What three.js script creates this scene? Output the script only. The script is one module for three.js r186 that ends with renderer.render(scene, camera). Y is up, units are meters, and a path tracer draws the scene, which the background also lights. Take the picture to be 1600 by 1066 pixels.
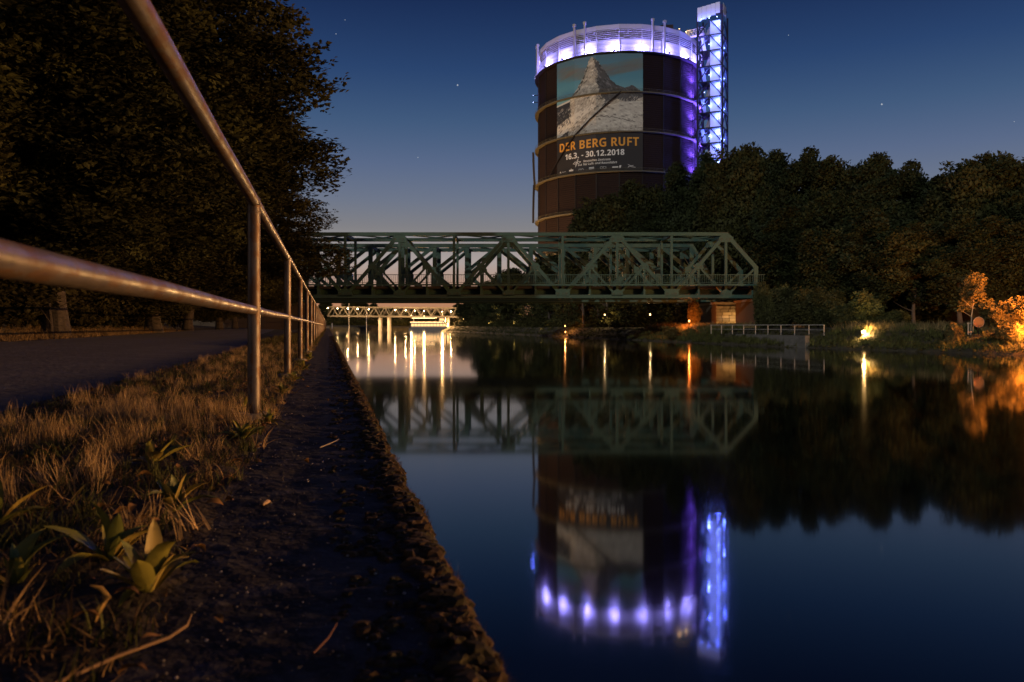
import * as THREE from 'three';
import { mergeGeometries } from 'three/addons/utils/BufferGeometryUtils.js';
import { createNoise2D, createNoise3D } from 'simplex-noise';

// ---------------------------------------------------------------- camera, sky, light, exposure
// y is up, water level is y = 0. The canal runs along -z; x is measured across it from the camera.
const PHI = 0.2292;                                   // the camera looks 13 degrees right of the canal's direction
const EYE = 2.1;
const scene = new THREE.Scene();
const camera = new THREE.PerspectiveCamera(2 * Math.atan(533 / 1230) * 180 / Math.PI, 1600 / 1066, 0.05, 6000);
camera.filmGauge = 36;
camera.position.set(0, EYE, 0);
camera.rotation.y = -PHI;
camera.setViewOffset(1600, 1066, 0, 24, 1600, 1066);  // lens shift: horizon a little above the middle
camera.focus = 7; camera.userData.fStop = 6.3;
camera.updateProjectionMatrix();

const renderer = new THREE.WebGLRenderer({ antialias: true });
renderer.toneMapping = THREE.LinearToneMapping;
renderer.toneMappingExposure = 1.0;
renderer.shadowMap.enabled = true;

const s2l = (c) => (c <= 0.04045 ? c / 12.92 : Math.pow((c + 0.055) / 1.055, 2.4));
{ // dusk sky: warm rim at the horizon, grey lilac above it, deep blue overhead; the same all round
  const stops = [[-90, 40, 30, 24], [-0.5, 120, 84, 62], [0, 184, 124, 90], [1.6, 182, 130, 97], [3, 182, 146, 126], [4.6, 172, 160, 156], [6, 148, 142, 142], [7, 130, 129, 133], [9, 110, 119, 138], [11.5, 90, 106, 137],
    [14.5, 65, 90, 125], [18, 42, 68, 110], [23, 24, 43, 82], [35, 14, 27, 58], [60, 9, 17, 42], [90, 8, 14, 38]];
  const w = 64, h = 1024, d = new Float32Array(w * h * 4);
  for (let j = 0; j < h; j++) {
    const el = ((j + 0.5) / h) * 180 - 90;
    let k = 0; while (k < stops.length - 2 && el > stops[k + 1][0]) k++;
    const A = stops[k], B = stops[k + 1], t = Math.min(1, Math.max(0, (el - A[0]) / (B[0] - A[0])));
    for (let i = 0; i < w; i++) for (let c = 0; c < 4; c++) d[(j * w + i) * 4 + c] = c === 3 ? 1 : s2l((A[c + 1] + (B[c + 1] - A[c + 1]) * t) / 255);
  }
  const t = new THREE.DataTexture(d, w, h, THREE.RGBAFormat, THREE.FloatType);
  t.mapping = THREE.EquirectangularReflectionMapping; t.magFilter = THREE.LinearFilter; t.needsUpdate = true;
  scene.background = t; scene.environment = t; scene.environmentIntensity = 1;
}
// low moon behind the camera, to the left, behind the trees of the near bank
const moon = new THREE.DirectionalLight(new THREE.Color(1.0, 0.92, 0.8), 0.9);
{
  const az = 0.66, el = 0.24;                          // direction of travel: forward, to the right, slightly down
  moon.position.set(-Math.sin(az) * 400, 400 * Math.tan(el), Math.cos(az) * 400);
  moon.target.position.set(60, 0, -90);
  moon.position.add(moon.target.position);
  moon.castShadow = true; moon.shadow.mapSize.set(2048, 2048);
  Object.assign(moon.shadow.camera, { left: -300, right: 300, top: 200, bottom: -200, near: 1, far: 1200 });
  scene.add(moon, moon.target);
}

// ---------------------------------------------------------------- helpers
function rng(seed) { let a = seed >>> 0; return () => { a = (a + 0x6D2B79F5) | 0; let t = Math.imul(a ^ (a >>> 15), 1 | a); t = (t + Math.imul(t ^ (t >>> 7), 61 | t)) ^ t; return ((t ^ (t >>> 14)) >>> 0) / 4294967296; }; }
const R0 = rng(11);
const n2 = createNoise2D(rng(5)), n3 = createNoise3D(rng(6));
const V3 = (x, y, z) => new THREE.Vector3(x, y, z);
const SP = Math.sin(PHI), CP = Math.cos(PHI);
const W = (lat, y, depth) => V3(depth * SP + lat * CP, y, -(depth * CP - lat * SP));   // from the camera's own axes to the world
const names = {};
function numbered(n) { const k = names[n] = (names[n] ?? -1) + 1; return k ? `${n}_${String(k).padStart(3, '0')}` : n; }
function tag(o, label, category, group, kind) { if (label) o.userData.label = label; if (category) o.userData.category = category; if (group) o.userData.group = group; if (kind) o.userData.kind = kind; return o; }
function thing(name, pos, turn, label, category, group) {
  const o = new THREE.Group(); o.name = numbered(name); o.position.copy(pos); o.rotation.y = turn || 0; scene.add(o);
  return tag(o, label, category, group);
}
function add(parent, name, geo, mat) { const m = new THREE.Mesh(geo, mat); m.name = parent === scene ? numbered(name) : name; m.castShadow = m.receiveShadow = true; parent.add(m); return m; }
const BOX = new THREE.BoxGeometry(1, 1, 1);
function boxPart(parent, name, mat, x, y, z, sx, sy, sz) { const m = add(parent, name, BOX, mat); m.position.set(x, y, z); m.scale.set(sx, sy, sz); return m; }
const _m = new THREE.Matrix4(), _q = new THREE.Quaternion(), _up = V3(0, 1, 0);
function barMatrix(p, q, w, h) {                      // box from p to q; w across, h in the vertical plane
  const d = q.clone().sub(p), L = d.length(); d.normalize();
  let s = Math.abs(d.y) > 0.999 ? V3(1, 0, 0) : V3(0, 1, 0).cross(d).normalize();
  if (Math.abs(d.y) > 0.999) s = V3(0, 0, 1);
  const u = d.clone().cross(s).normalize();
  return { m: new THREE.Matrix4().makeBasis(s, u, d), L, c: p.clone().add(q).multiplyScalar(0.5), w, h };
}
function bar(parent, name, mat, p, q, w, h = w) {
  const b = barMatrix(p, q, w, h), m = add(parent, name, BOX, mat);
  m.position.copy(b.c); m.quaternion.setFromRotationMatrix(b.m); m.scale.set(w, h, b.L); return m;
}
function barGeo(p, q, w, h = w) { const b = barMatrix(p, q, w, h), g = new THREE.BoxGeometry(w, h, b.L); g.applyMatrix4(b.m); g.translate(b.c.x, b.c.y, b.c.z); return g; }
function tubeGeo(p, q, r, seg = 16, r2 = r) { const b = barMatrix(p, q, 1, 1), g = new THREE.CylinderGeometry(r2, r, b.L, seg); g.rotateX(Math.PI / 2); g.applyMatrix4(b.m); g.translate(b.c.x, b.c.y, b.c.z); return g; }
function pathTube(pts, radii, seg = 8) {              // tapered tube through points
  const pos = [], idx = [], n = pts.length;
  for (let i = 0; i < n; i++) {
    const d = pts[Math.min(i + 1, n - 1)].clone().sub(pts[Math.max(i - 1, 0)]).normalize();
    const s = (Math.abs(d.y) > 0.9 ? V3(1, 0, 0) : V3(0, 1, 0)).cross(d).normalize(), u = d.clone().cross(s);
    for (let k = 0; k <= seg; k++) { const a = k / seg * Math.PI * 2, r = radii[i]; pos.push(pts[i].x + (s.x * Math.cos(a) + u.x * Math.sin(a)) * r, pts[i].y + (s.y * Math.cos(a) + u.y * Math.sin(a)) * r, pts[i].z + (s.z * Math.cos(a) + u.z * Math.sin(a)) * r); }
  }
  for (let i = 0; i < n - 1; i++) for (let k = 0; k < seg; k++) { const a = i * (seg + 1) + k, b = a + seg + 1; idx.push(a, a + 1, b, a + 1, b + 1, b); }
  const g = new THREE.BufferGeometry(); g.setAttribute('position', new THREE.Float32BufferAttribute(pos, 3));
  const uv = new Float32Array(pos.length / 3 * 2); for (let i = 0; i < n; i++) for (let k = 0; k <= seg; k++) { uv[(i * (seg + 1) + k) * 2] = k / seg; uv[(i * (seg + 1) + k) * 2 + 1] = i; }
  g.setAttribute('uv', new THREE.BufferAttribute(uv, 2)); g.setIndex(idx); g.computeVertexNormals(); return g;
}
// tiling noise textures
function noiseData(size, cells, octaves, seed) {
  const r = rng(seed), out = new Float32Array(size * size); let amp = 1, tot = 0;
  for (let o = 0; o < octaves; o++) {
    const c = cells << o, g = Float32Array.from({ length: c * c }, r);
    for (let y = 0; y < size; y++) for (let x = 0; x < size; x++) {
      const fx = x / size * c, fy = y / size * c, ix = fx | 0, iy = fy | 0; let tx = fx - ix, ty = fy - iy; tx = tx * tx * (3 - 2 * tx); ty = ty * ty * (3 - 2 * ty);
      const a = g[iy * c + ix], b = g[iy * c + (ix + 1) % c], d = g[((iy + 1) % c) * c + ix], e = g[((iy + 1) % c) * c + (ix + 1) % c];
      out[y * size + x] += amp * ((a * (1 - tx) + b * tx) * (1 - ty) + (d * (1 - tx) + e * tx) * ty);
    }
    tot += amp; amp *= 0.55;
  }
  for (let i = 0; i < out.length; i++) out[i] /= tot; return out;
}
function texFrom(size, fn, srgb = false) {
  const d = new Uint8Array(size * size * 4);
  for (let i = 0; i < size * size; i++) { const c = fn(i, i % size, (i / size) | 0); d[i * 4] = c[0]; d[i * 4 + 1] = c[1]; d[i * 4 + 2] = c[2]; d[i * 4 + 3] = 255; }
  const t = new THREE.DataTexture(d, size, size); t.magFilter = THREE.LinearFilter; t.minFilter = THREE.LinearMipmapLinearFilter; t.wrapS = t.wrapT = THREE.RepeatWrapping; if (srgb) t.colorSpace = THREE.SRGBColorSpace; t.needsUpdate = true; return t;
}
const l2b = (v) => 255 * Math.pow(Math.min(1, Math.max(0, v)), 1 / 2.2);
const NA = noiseData(512, 8, 6, 1), NB = noiseData(512, 32, 5, 2), NC = noiseData(512, 4, 4, 3);
const speck = rng(77); const SPK = Float32Array.from({ length: 512 * 512 }, () => speck());
const grey = (f) => texFrom(512, (i) => { const v = Math.max(0, Math.min(255, 255 * f(i))); return [v, v, v]; });
const bumpFine = grey((i) => NB[i]), bumpMix = grey((i) => 0.5 * NA[i] + 0.5 * NB[i]);
const lin = (r, g, b) => new THREE.Color().setRGB(r, g, b);
const std = (r, g, b, rough = 0.8, metal = 0, extra = {}) => new THREE.MeshStandardMaterial({ color: lin(r, g, b), roughness: rough, metalness: metal, side: THREE.DoubleSide, ...extra });
const matte = (spec, ...a) => { const m = std(...a), p = new THREE.MeshPhysicalMaterial(); THREE.MeshStandardMaterial.prototype.copy.call(p, m); p.specularIntensity = spec; return p; };
const tinted = (f) => texFrom(512, (i, x, y) => f(i, x, y).map(l2b), true);
const rep = (t, u, v = u) => { const c = t.clone(); c.repeat.set(u, v); c.needsUpdate = true; return c; };

const M = {};
M.asphalt = std(1, 1, 1, 0.92, 0, { map: tinted((i) => { const v = 0.13 + 0.1 * (NA[i] - 0.5) + 0.09 * (SPK[i] - 0.5) + (SPK[i] > 0.985 ? 0.14 : 0); return [v * 0.9, v, v * 1.14]; }), bumpMap: bumpFine, bumpScale: 0.006 });
M.soil = std(1, 1, 1, 1, 0, { map: tinted((i) => { const v = 0.035 + 0.06 * (NA[i] - 0.35) + 0.03 * (SPK[i] - 0.5); return [v * 1.25, v, v * 0.68]; }), bumpMap: bumpMix, bumpScale: 0.02 });
M.quay = std(1, 1, 1, 0.95, 0, { map: tinted((i) => { const m = Math.min(1, Math.max(0, (NA[i] - 0.44) * 7)); const v = 0.022 * (1 - m) + 0.075 * m + 0.05 * (SPK[i] - 0.5) * m + (SPK[i] > 0.997 ? 0.22 : 0); return [v, v, v * 1.03]; }), bumpMap: bumpMix, bumpScale: 0.012 });
M.concrete = std(1, 1, 1, 0.9, 0, { map: tinted((i) => { const v = 0.3 + 0.22 * (NA[i] - 0.5) + 0.05 * (SPK[i] - 0.5); return [v * 1.03, v, v * 0.92]; }), bumpMap: bumpMix, bumpScale: 0.01 });
M.oldConcrete = std(0.4, 0.4, 0.4, 0.95, 0, { map: M.concrete.map, bumpMap: bumpMix, bumpScale: 0.01 });
M.bankSoil = std(1, 1, 1, 1, 0, { map: tinted((i) => { const v = 0.05 + 0.07 * (NA[i] - 0.4); return [v * 1.1, v, v * 0.6]; }), bumpMap: bumpMix, bumpScale: 0.1 });
M.steelRail = std(1, 1, 1, 0.66, 0.4, { map: tinted((i, x, y) => { const r = Math.min(1, Math.max(0, (0.6 * NA[i] + 0.4 * NB[i] - 0.49) * 14)); const v = 0.17 + 0.16 * (NB[i] - 0.5); return [v * (1 - 0.2 * r), v * (0.9 - 0.4 * r), v * (0.8 - 0.52 * r)]; }), roughnessMap: grey((i) => 0.6 + 1.1 * (0.6 * NA[i] + 0.4 * NB[i] - 0.42)), bumpMap: bumpMix, bumpScale: 0.0009 });
M.green = matte(0.4, 1, 1, 1, 0.55, 0.0, { map: tinted((i) => { const r = Math.min(1, Math.max(0, (NA[i] - 0.56) * 6)); const v = 0.9 + 0.5 * (NB[i] - 0.5); return [(0.046 * (1 - r) + 0.05 * r) * v, (0.108 * (1 - r) + 0.07 * r) * v, (0.086 * (1 - r) + 0.052 * r) * v]; }) });
M.deck = std(0.04, 0.038, 0.035, 0.9);
M.bark = std(1, 1, 1, 1, 0, { map: tinted((i) => { const v = 0.055 + 0.08 * (NB[i] - 0.5); return [v * 1.08, v * 0.92, v * 0.74]; }), bumpMap: bumpMix, bumpScale: 0.03 });
M.paleBark = std(0.4, 0.34, 0.26, 0.9);
M.leaf = matte(0.3, 1, 1, 1, 0.8);
M.grass = matte(0.4, 1, 1, 1, 0.7);
M.stone = [0.1, 0.15, 0.2, 0.12].map((v, k) => std(v * 1.05, v * 0.93, v * 0.74, 0.95, 0, { bumpMap: bumpMix, bumpScale: 0.03 }));
M.mortar = matte(0.2, 0.08, 0.07, 0.056, 1);
M.wallSheet = [1, 1.15, 0.88].map((k) => matte(0.15, 0.023 * k, 0.015 * k, 0.0135 * k, 0.8));
M.ironDark = matte(0.3, 0.02, 0.017, 0.017, 0.6);
M.ringPaint = matte(0.3, 0.12, 0.108, 0.075, 0.7);
M.whitePaint = std(0.42, 0.42, 0.46, 0.55);
M.shaftPanel = std(0.72, 0.74, 0.78, 0.45);
M.towerSteel = matte(0.3, 0.022, 0.022, 0.03, 0.6);
M.glow = (r, g, b, k) => new THREE.MeshStandardMaterial({ color: 0x111111, emissive: lin(r, g, b), emissiveIntensity: k, roughness: 0.5 });
M.sodium = M.glow(1, 0.4, 0.1, 10); M.warm = M.glow(1, 0.62, 0.24, 9); M.violet = M.glow(0.55, 0.45, 1, 12); M.blueLamp = M.glow(0.4, 0.5, 1, 12);
const SOD = lin(1, 0.46, 0.14), WARM = lin(1, 0.62, 0.26), VIO = lin(0.3, 0.25, 1.0), BLU = lin(0.11, 0.17, 1.0), DEEP = lin(0.13, 0.07, 1.0);
function lampAt(parent, x, y, z, color, cd, soft = 3) { const l = new THREE.PointLight(color, cd, 0, 2); l.position.set(x, y, z); l.castShadow = true; l.shadow.radius = soft; parent.add(l); return l; }

// ---------------------------------------------------------------- terrain and water
const smooth = (a, b, t) => { t = Math.min(1, Math.max(0, (t - a) / (b - a))); return t * t * (3 - 2 * t); };
const bankShift = (L) => 0.2 * Math.min(40, Math.max(0, 70 - L));
const pathShift = (L) => -0.0016 * Math.max(0, L - 8) ** 2 * (L < 40 ? 1 : 0) - (L >= 40 ? 1.64 + (L - 40) * 0.05 : 0);
function leftHeight(a, L) {
  const p = a - pathShift(L);
  if (p > -1.55) return 1.625;
  if (p > -5.8) return 1.625 + (-1.55 - p) / 4.25 * 0.17;
  return 1.795 + 0.05 * Math.min(12, -5.8 - p) + 0.12 * smooth(0, 6, -5.8 - p);
}
function groundHeight(a, L) {
  const far = smooth(371, 377, L);
  let h;
  if (a < -0.25) h = leftHeight(a, L);
  else if (a < 0) h = 1.5;
  else {
    const b = a - bankShift(L);
    if (b < 41) h = -2.5; else h = b < 42.8 ? -2.5 + (b - 41) * 1.3 : b < 43.6 ? -0.16 + (b - 42.8) * 0.6 : b < 49 ? 0.32 + 1.45 * smooth(43.6, 46.9, b) : 1.77 + 0.02 * Math.min(20, b - 49) + 2.2 * smooth(62, 100, b);
    if (b > 43.4) h += 0.12 * n2(a * 0.7, L * 0.7) * Math.min(1, (b - 43.4) * 0.8);
  }
  if (L > 365 && a > -1) h = Math.max(h, -2.5 + 4.2 * far + 2.5 * smooth(377, 420, L));
  return h;
}
{
  const cols = [-1500, -700, -300, -120, -70, -45, -32, -24, -20, -17, -14, -12, -10, -9, -8, -7, -6.4, -5.8, -5.2, -4.5, -3.6, -2.8, -2.2, -1.8, -1.55, -1.3, -1, -0.7, -0.4, -0.251, -0.2, -0.01, 0.01, 5, 20, 35];
  for (let b = 40; b < 56; b += 0.5) cols.push(b);
  cols.push(58, 60, 63, 67, 72, 78, 86, 95, 110, 140, 200, 350, 700, 1600);
  const rows = []; for (let L = -120; L < 0; L += 8) rows.push(L); for (let L = 0; L < 40; L += 1) rows.push(L); for (let L = 40; L < 130; L += 2) rows.push(L); for (let L = 130; L < 366; L += 10) rows.push(L); for (let L = 366; L < 382; L += 1) rows.push(L); rows.push(390, 410, 450, 600, 1000, 1800, 3200);
  const pos = [], uv = [], idx = [];
  for (const L of rows) for (const c of cols) { const a = c < -0.3 && c > -60 ? c + (c < -1.3 ? pathShift(L) : 0) : c >= 35 && c < 200 ? c + bankShift(L) : c; pos.push(a, groundHeight(a, L), -L); uv.push(a / 2.5, L / 2.5); }
  const nc = cols.length; for (let j = 0; j < rows.length - 1; j++) for (let i = 0; i < nc - 1; i++) { const p = j * nc + i; idx.push(p, p + 1, p + nc, p + 1, p + nc + 1, p + nc); }
  const g = new THREE.BufferGeometry(); g.setAttribute('position', new THREE.Float32BufferAttribute(pos, 3)); g.setAttribute('uv', new THREE.Float32BufferAttribute(uv, 2)); g.setIndex(idx); g.computeVertexNormals();
  tag(add(scene, 'ground', g, M.bankSoil), 'dark earth of both canal banks', 'ground', null, 'structure');
}
{ // asphalt path, a sheet on the ground with a slightly uneven edge
  const pos = [], uv = [], idx = []; const rows = []; for (let L = -12; L < 40; L += 0.5) rows.push(L); for (let L = 40; L <= 130; L += 3) rows.push(L);
  const q = [0, 0.02, 0.25, 0.5, 0.75, 0.98, 1], nc = q.length;
  for (const L of rows) { const e0 = -1.62 + 0.1 * n2(L * 0.9, 3) + 0.05 * n2(L * 3, 7), e1 = -5.75 + 0.12 * n2(L * 0.7, 9);
    for (const t of q) { const p = e0 + (e1 - e0) * t, a = p + pathShift(L); pos.push(a, leftHeight(a, L) + ((t === 0 || t === 1) ? -0.01 : 0.014), -L); uv.push(a / 1.6, L / 1.6); } }
  for (let j = 0; j < rows.length - 1; j++) for (let i = 0; i < nc - 1; i++) { const p = j * nc + i; idx.push(p, p + nc, p + 1, p + 1, p + nc, p + nc + 1); }
  const g = new THREE.BufferGeometry(); g.setAttribute('position', new THREE.Float32BufferAttribute(pos, 3)); g.setAttribute('uv', new THREE.Float32BufferAttribute(uv, 2)); g.setIndex(idx); g.computeVertexNormals();
  tag(add(scene, 'path', g, M.asphalt), 'grey asphalt towpath beside the grass verge', 'path', null, 'structure');
}
{ // verge soil under the grass, gently lumpy
  const pos = [], uv = [], idx = [], rows = [], cols = []; for (let L = -2; L < 14; L += 0.12) rows.push(L); for (let L = 14; L < 60; L += 1) rows.push(L); for (let i = 0; i <= 16; i++) cols.push(-1.75 + i * 1.53 / 16);
  for (const L of rows) for (const c of cols) { const a = c + (c < -1 ? pathShift(L) * (-1 - c) / 0.75 : 0); const e = Math.min(1, (c + 1.75) / 0.2, (-0.2 - c) / 0.06 + 0.2); pos.push(a, 1.634 + (0.02 + 0.016 * n2(a * 5, L * 5) + 0.008 * n2(a * 17, L * 17)) * Math.max(0, e), -L); uv.push(a / 0.9, L / 0.9); }
  const nc = cols.length; for (let j = 0; j < rows.length - 1; j++) for (let i = 0; i < nc - 1; i++) { const p = j * nc + i; idx.push(p, p + 1, p + nc, p + 1, p + nc + 1, p + nc); }
  const g = new THREE.BufferGeometry(); g.setAttribute('position', new THREE.Float32BufferAttribute(pos, 3)); g.setAttribute('uv', new THREE.Float32BufferAttribute(uv, 2)); g.setIndex(idx); g.computeVertexNormals();
  tag(add(scene, 'verge_ground', g, M.soil), 'dark soil of the verge under the dry grass', 'ground', null, 'structure');
}
{ // quay edge: worn top with a crumbling lip, then the wall down into the water
  const pos = [], uv = [], idx = [], rows = []; for (let L = -2; L < 8; L += 0.03) rows.push(L); for (let L = 8; L < 30; L += 0.15) rows.push(L); for (let L = 30; L <= 380; L += 4) rows.push(L);
  const cols = []; for (let i = 0; i <= 18; i++) cols.push(-0.36 + i * 0.03); cols.push(0.195, 0.207, 0.212, 0.214, 0.216, 0.218);
  const drop = [0, 0.012, 0.035, 0.09, 1.2, 4.2];
  for (const L of rows) cols.forEach((c, i) => { const k = i - 19; const lip = 0.02 * n2(L * 2.1, 1) + 0.012 * n2(L * 9, 2); const y = 1.65 + 0.003 * n2(c * 4, L * 3) + 0.002 * n2(c * 24, L * 24) - (k >= 0 ? drop[k] : 0) + (c < -0.3 ? -0.05 : 0); pos.push(c + (c > 0.1 ? lip * (c - 0.1) * 9 : 0), y, -L); uv.push((c - (k >= 0 ? -drop[k] : 0)) / 0.8, L / 0.8); });
  const nc = cols.length; for (let j = 0; j < rows.length - 1; j++) for (let i = 0; i < nc - 1; i++) { const p = j * nc + i; idx.push(p, p + 1, p + nc, p + 1, p + nc + 1, p + nc); }
  const g = new THREE.BufferGeometry(); g.setAttribute('position', new THREE.Float32BufferAttribute(pos, 3)); g.setAttribute('uv', new THREE.Float32BufferAttribute(uv, 2)); g.setIndex(idx); g.computeVertexNormals();
  tag(add(scene, 'quay_wall', g, M.quay), 'dark weathered quay edge with a mossy lip above the canal', 'quay', null, 'structure');
}
{
  const g = new THREE.PlaneGeometry(900, 1200, 1, 1); g.rotateX(-Math.PI / 2); g.translate(450, 0, -480);
  const m = new THREE.MeshPhysicalMaterial({ color: lin(0.003, 0.005, 0.007), roughness: 0.05, ior: 1.5, metalness: 0 });
  tag(add(scene, 'water', g, m), 'still dark canal water mirroring the lights', 'water', null, 'structure');
}

// ---------------------------------------------------------------- the gasometer
const GD = 337, GLAT = 45.3, GR = 34;
const gasC = W(GLAT, 0, GD);
const toCam = Math.atan2(-gasC.x, -gasC.z);           // heading from its axis to the camera
// beta is measured from the line to the camera, positive towards the right of the picture
const gdir = (beta) => { const t = beta * Math.PI / 180; return V3(Math.sin(t), 0, Math.cos(t)); };
const gas = thing('gasometer', gasC, toCam, 'tall round dark gasholder with violet lit top gallery and mountain banner', 'gasholder');
const RINGS = [107.4, 92, 76.8, 61.6, 46.2, 31, 16];
{
  const N = 24, step = 15, off = 1, half = GR * Math.tan(Math.PI / N), apo = GR * Math.cos(Math.PI / N);
  // one ribbed sheet, 1 m wide and 15.2 m tall
  const ribbed = (h, n, depth) => { const p = []; for (let i = 0; i < n; i++) { const y0 = i * h / n; p.push([y0, 0], [y0 + h / n * 0.42, 0], [y0 + h / n * 0.5, depth], [y0 + h / n * 0.92, depth]); } p.push([h, 0]);
    const pos = [], idx = []; p.forEach(([y, z], i) => { pos.push(-0.5, y, z, 0.5, y, z); if (i) { const a = (i - 1) * 2; idx.push(a, a + 1, a + 2, a + 1, a + 3, a + 2); } });
    const g = new THREE.BufferGeometry(); g.setAttribute('position', new THREE.Float32BufferAttribute(pos, 3)); g.setIndex(idx); const f = g.toNonIndexed(); f.computeVertexNormals(); return f; };
  const sheet = ribbed(15.2, 19, 0.16), sheetTop = ribbed(4.8, 3, 0.06), louvre = mergeGeometries([0, 1, 2, 3, 4].map((i) => new THREE.BoxGeometry(1, 0.44, 0.1).rotateX(-0.35).translate(0, 0.45 + i * 0.78, 0.3)));
  const tiers = [[0.5, 16], [16, 31], [31, 46.2], [46.2, 61.6], [61.6, 76.8], [76.8, 92], [92, 107.4]];
  for (let k = 0; k < N; k++) {
    const b = off + 7.5 + k * step, d = gdir(b), ang = b * Math.PI / 180;
    tiers.forEach(([y0, y1], t) => { const m = add(gas, 'wall_panel', sheet, M.wallSheet[(k * 2 + t * 5) % 3]); m.position.set(d.x * apo, y0, d.z * apo); m.rotation.y = ang; m.scale.set(2 * half * 0.995, (y1 - y0) / 15.2, 1); });
    const rt = apo - 0.4;
    let m = add(gas, 'gallery_panel', sheetTop, M.whitePaint); m.position.set(d.x * rt, 107.4, d.z * rt); m.rotation.y = ang; m.scale.set(2 * half * 0.985, 5.6 / 4.8, 1);
    m = add(gas, 'louvre_panel', louvre, M.whitePaint); m.position.set(d.x * rt, 113.0, d.z * rt); m.rotation.y = ang; m.scale.set(2 * half * 0.985, 3.6 / 3.9, 1);
    m = boxPart(gas, 'louvre_backing', M.ironDark, d.x * (rt - 0.1), 114.85, d.z * (rt - 0.1), 2 * half * 0.98, 3.7, 0.12); m.rotation.y = ang;
    m = boxPart(gas, 'parapet_panel', M.whitePaint, d.x * (rt + 0.25), 117.5, d.z * (rt + 0.25), 2 * half * 1.01, 1.75, 0.3); m.rotation.y = ang;
    const e = gdir(off + k * step);
    m = boxPart(gas, 'pilaster', M.ironDark, e.x * (GR + 0.05), 53.9, e.z * (GR + 0.05), 0.42, 107, 0.5); m.rotation.y = (off + k * step) * Math.PI / 180;
    m = boxPart(gas, 'gallery_post', M.whitePaint, e.x * (GR - 0.3), 111.9, e.z * (GR - 0.3), 0.3, 9, 0.35); m.rotation.y = (off + k * step) * Math.PI / 180;
  }
  for (const y of RINGS) {                             // walkway rings, many-sided, with a thin rail
    const deckG = new THREE.LatheGeometry([[GR - 0.6, -0.35], [GR + 1.5, -0.35], [GR + 1.5, 0.12], [GR - 0.6, 0.12]].map(([r, h]) => new THREE.Vector2(r, h)), 48);
    const ring = add(gas, 'walkway_ring', deckG.toNonIndexed(), y > 100 ? M.ironDark : M.ringPaint); ring.position.y = y; ring.geometry.computeVertexNormals();
    const rails = [new THREE.TorusGeometry(GR + 1.45, 0.05, 5, 72), new THREE.TorusGeometry(GR + 1.45, 0.035, 5, 72)]; rails[0].rotateX(Math.PI / 2); rails[1].rotateX(Math.PI / 2); rails[0].translate(0, 1.1, 0); rails[1].translate(0, 0.6, 0);
    for (let k = 0; k < 72; k++) { const d = gdir(k * 5); rails.push(barGeo(V3(d.x * (GR + 1.45), 0.1, d.z * (GR + 1.45)), V3(d.x * (GR + 1.45), 1.1, d.z * (GR + 1.45)), 0.06).toNonIndexed()); }
    const rr = add(ring, 'guard_rail', mergeGeometries(rails.map((g) => { const q = g.index ? g.toNonIndexed() : g; q.deleteAttribute('uv'); return q; })), M.ringPaint); rr.userData.kind = 'stuff';
  }
  // roof: shallow cone with a small lantern
  const roof = add(gas, 'roof', new THREE.LatheGeometry([[GR - 0.4, 117.9], [22, 120], [8, 121.6], [0.01, 122]].map(([r, h]) => new THREE.Vector2(r, h)), 48), M.ironDark);
  add(roof, 'roof_vent', new THREE.CylinderGeometry(2.6, 3, 3.4, 12).translate(0, 123, 0), M.ironDark);
  { const d = gdir(46); boxPart(roof, 'roof_house', M.ironDark, d.x * 27, 120.6, d.z * 27, 5, 3, 4); }
  // paired guide columns that stand up above the gallery
  for (const b of [-75.6, -72.2, -28.8, -21.4, 22.4, 31, 78, 85]) { const d = gdir(b), r = GR + 1.0; const c = add(gas, 'guide_column', new THREE.BoxGeometry(0.6, 12.4, 0.6), M.whitePaint); c.position.set(d.x * r, 113.7, d.z * r); c.rotation.y = b * Math.PI / 180; boxPart(c, 'column_head', M.whitePaint, 0, 6.2, 0, 1.0, 0.9, 1.0); }
  // violet floodlights on the gallery, turned to the wall
  for (const b of [-77, -57, -38.5, -20, -2, 16, 34, 52, 68, 92, 110, -95, -113, -131]) {
    const d = gdir(b), r = GR + 0.75, f = add(gas, 'gallery_floodlight', new THREE.BoxGeometry(0.9, 0.5, 0.5), M.ironDark); f.position.set(d.x * (r + 0.5), 108.0, d.z * (r + 0.5)); f.rotation.y = b * Math.PI / 180;
    const gl = add(f, 'lamp_glass', new THREE.SphereGeometry(0.14, 10, 8), M.violet); gl.position.set(0, 0.46, -0.3);
    const P = V3(d.x * (r + 0.2), 108.46, d.z * (r + 0.2)); lampAt(gas, P.x, P.y, P.z, VIO, 800, 7);
  }
  // banner of four stiff sheets on the facets
  const cw = 1024, ch = 1290, cv = document.createElement('canvas'); cv.width = cw; cv.height = ch; const x = cv.getContext('2d');
  const r = rng(31); const T1 = 442, T2 = 872;         // the print is cut by the two walkways
  let gr = x.createLinearGradient(0, 0, 0, T1); gr.addColorStop(0, '#4f7389'); gr.addColorStop(0.6, '#4f8ba3'); gr.addColorStop(1, '#6fa0ad'); x.fillStyle = gr; x.fillRect(0, 0, cw, T2);
  for (let i = 0; i < 260; i++) { const t = r(), cx = r() * cw, cy = 40 + t * 120 + 90 * Math.sin(cx / 330); x.fillStyle = `rgba(${96 + r() * 25},${92 + r() * 20},${92 + r() * 14},0.10)`; x.beginPath(); x.ellipse(cx, cy, 40 + r() * 130, 8 + r() * 20, -0.18, 0, 7); x.fill(); }
  const P = (pts) => { x.beginPath(); pts.forEach(([a, b], i) => x[i ? 'lineTo' : 'moveTo'](a * cw, b * T1)); x.closePath(); };
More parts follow.
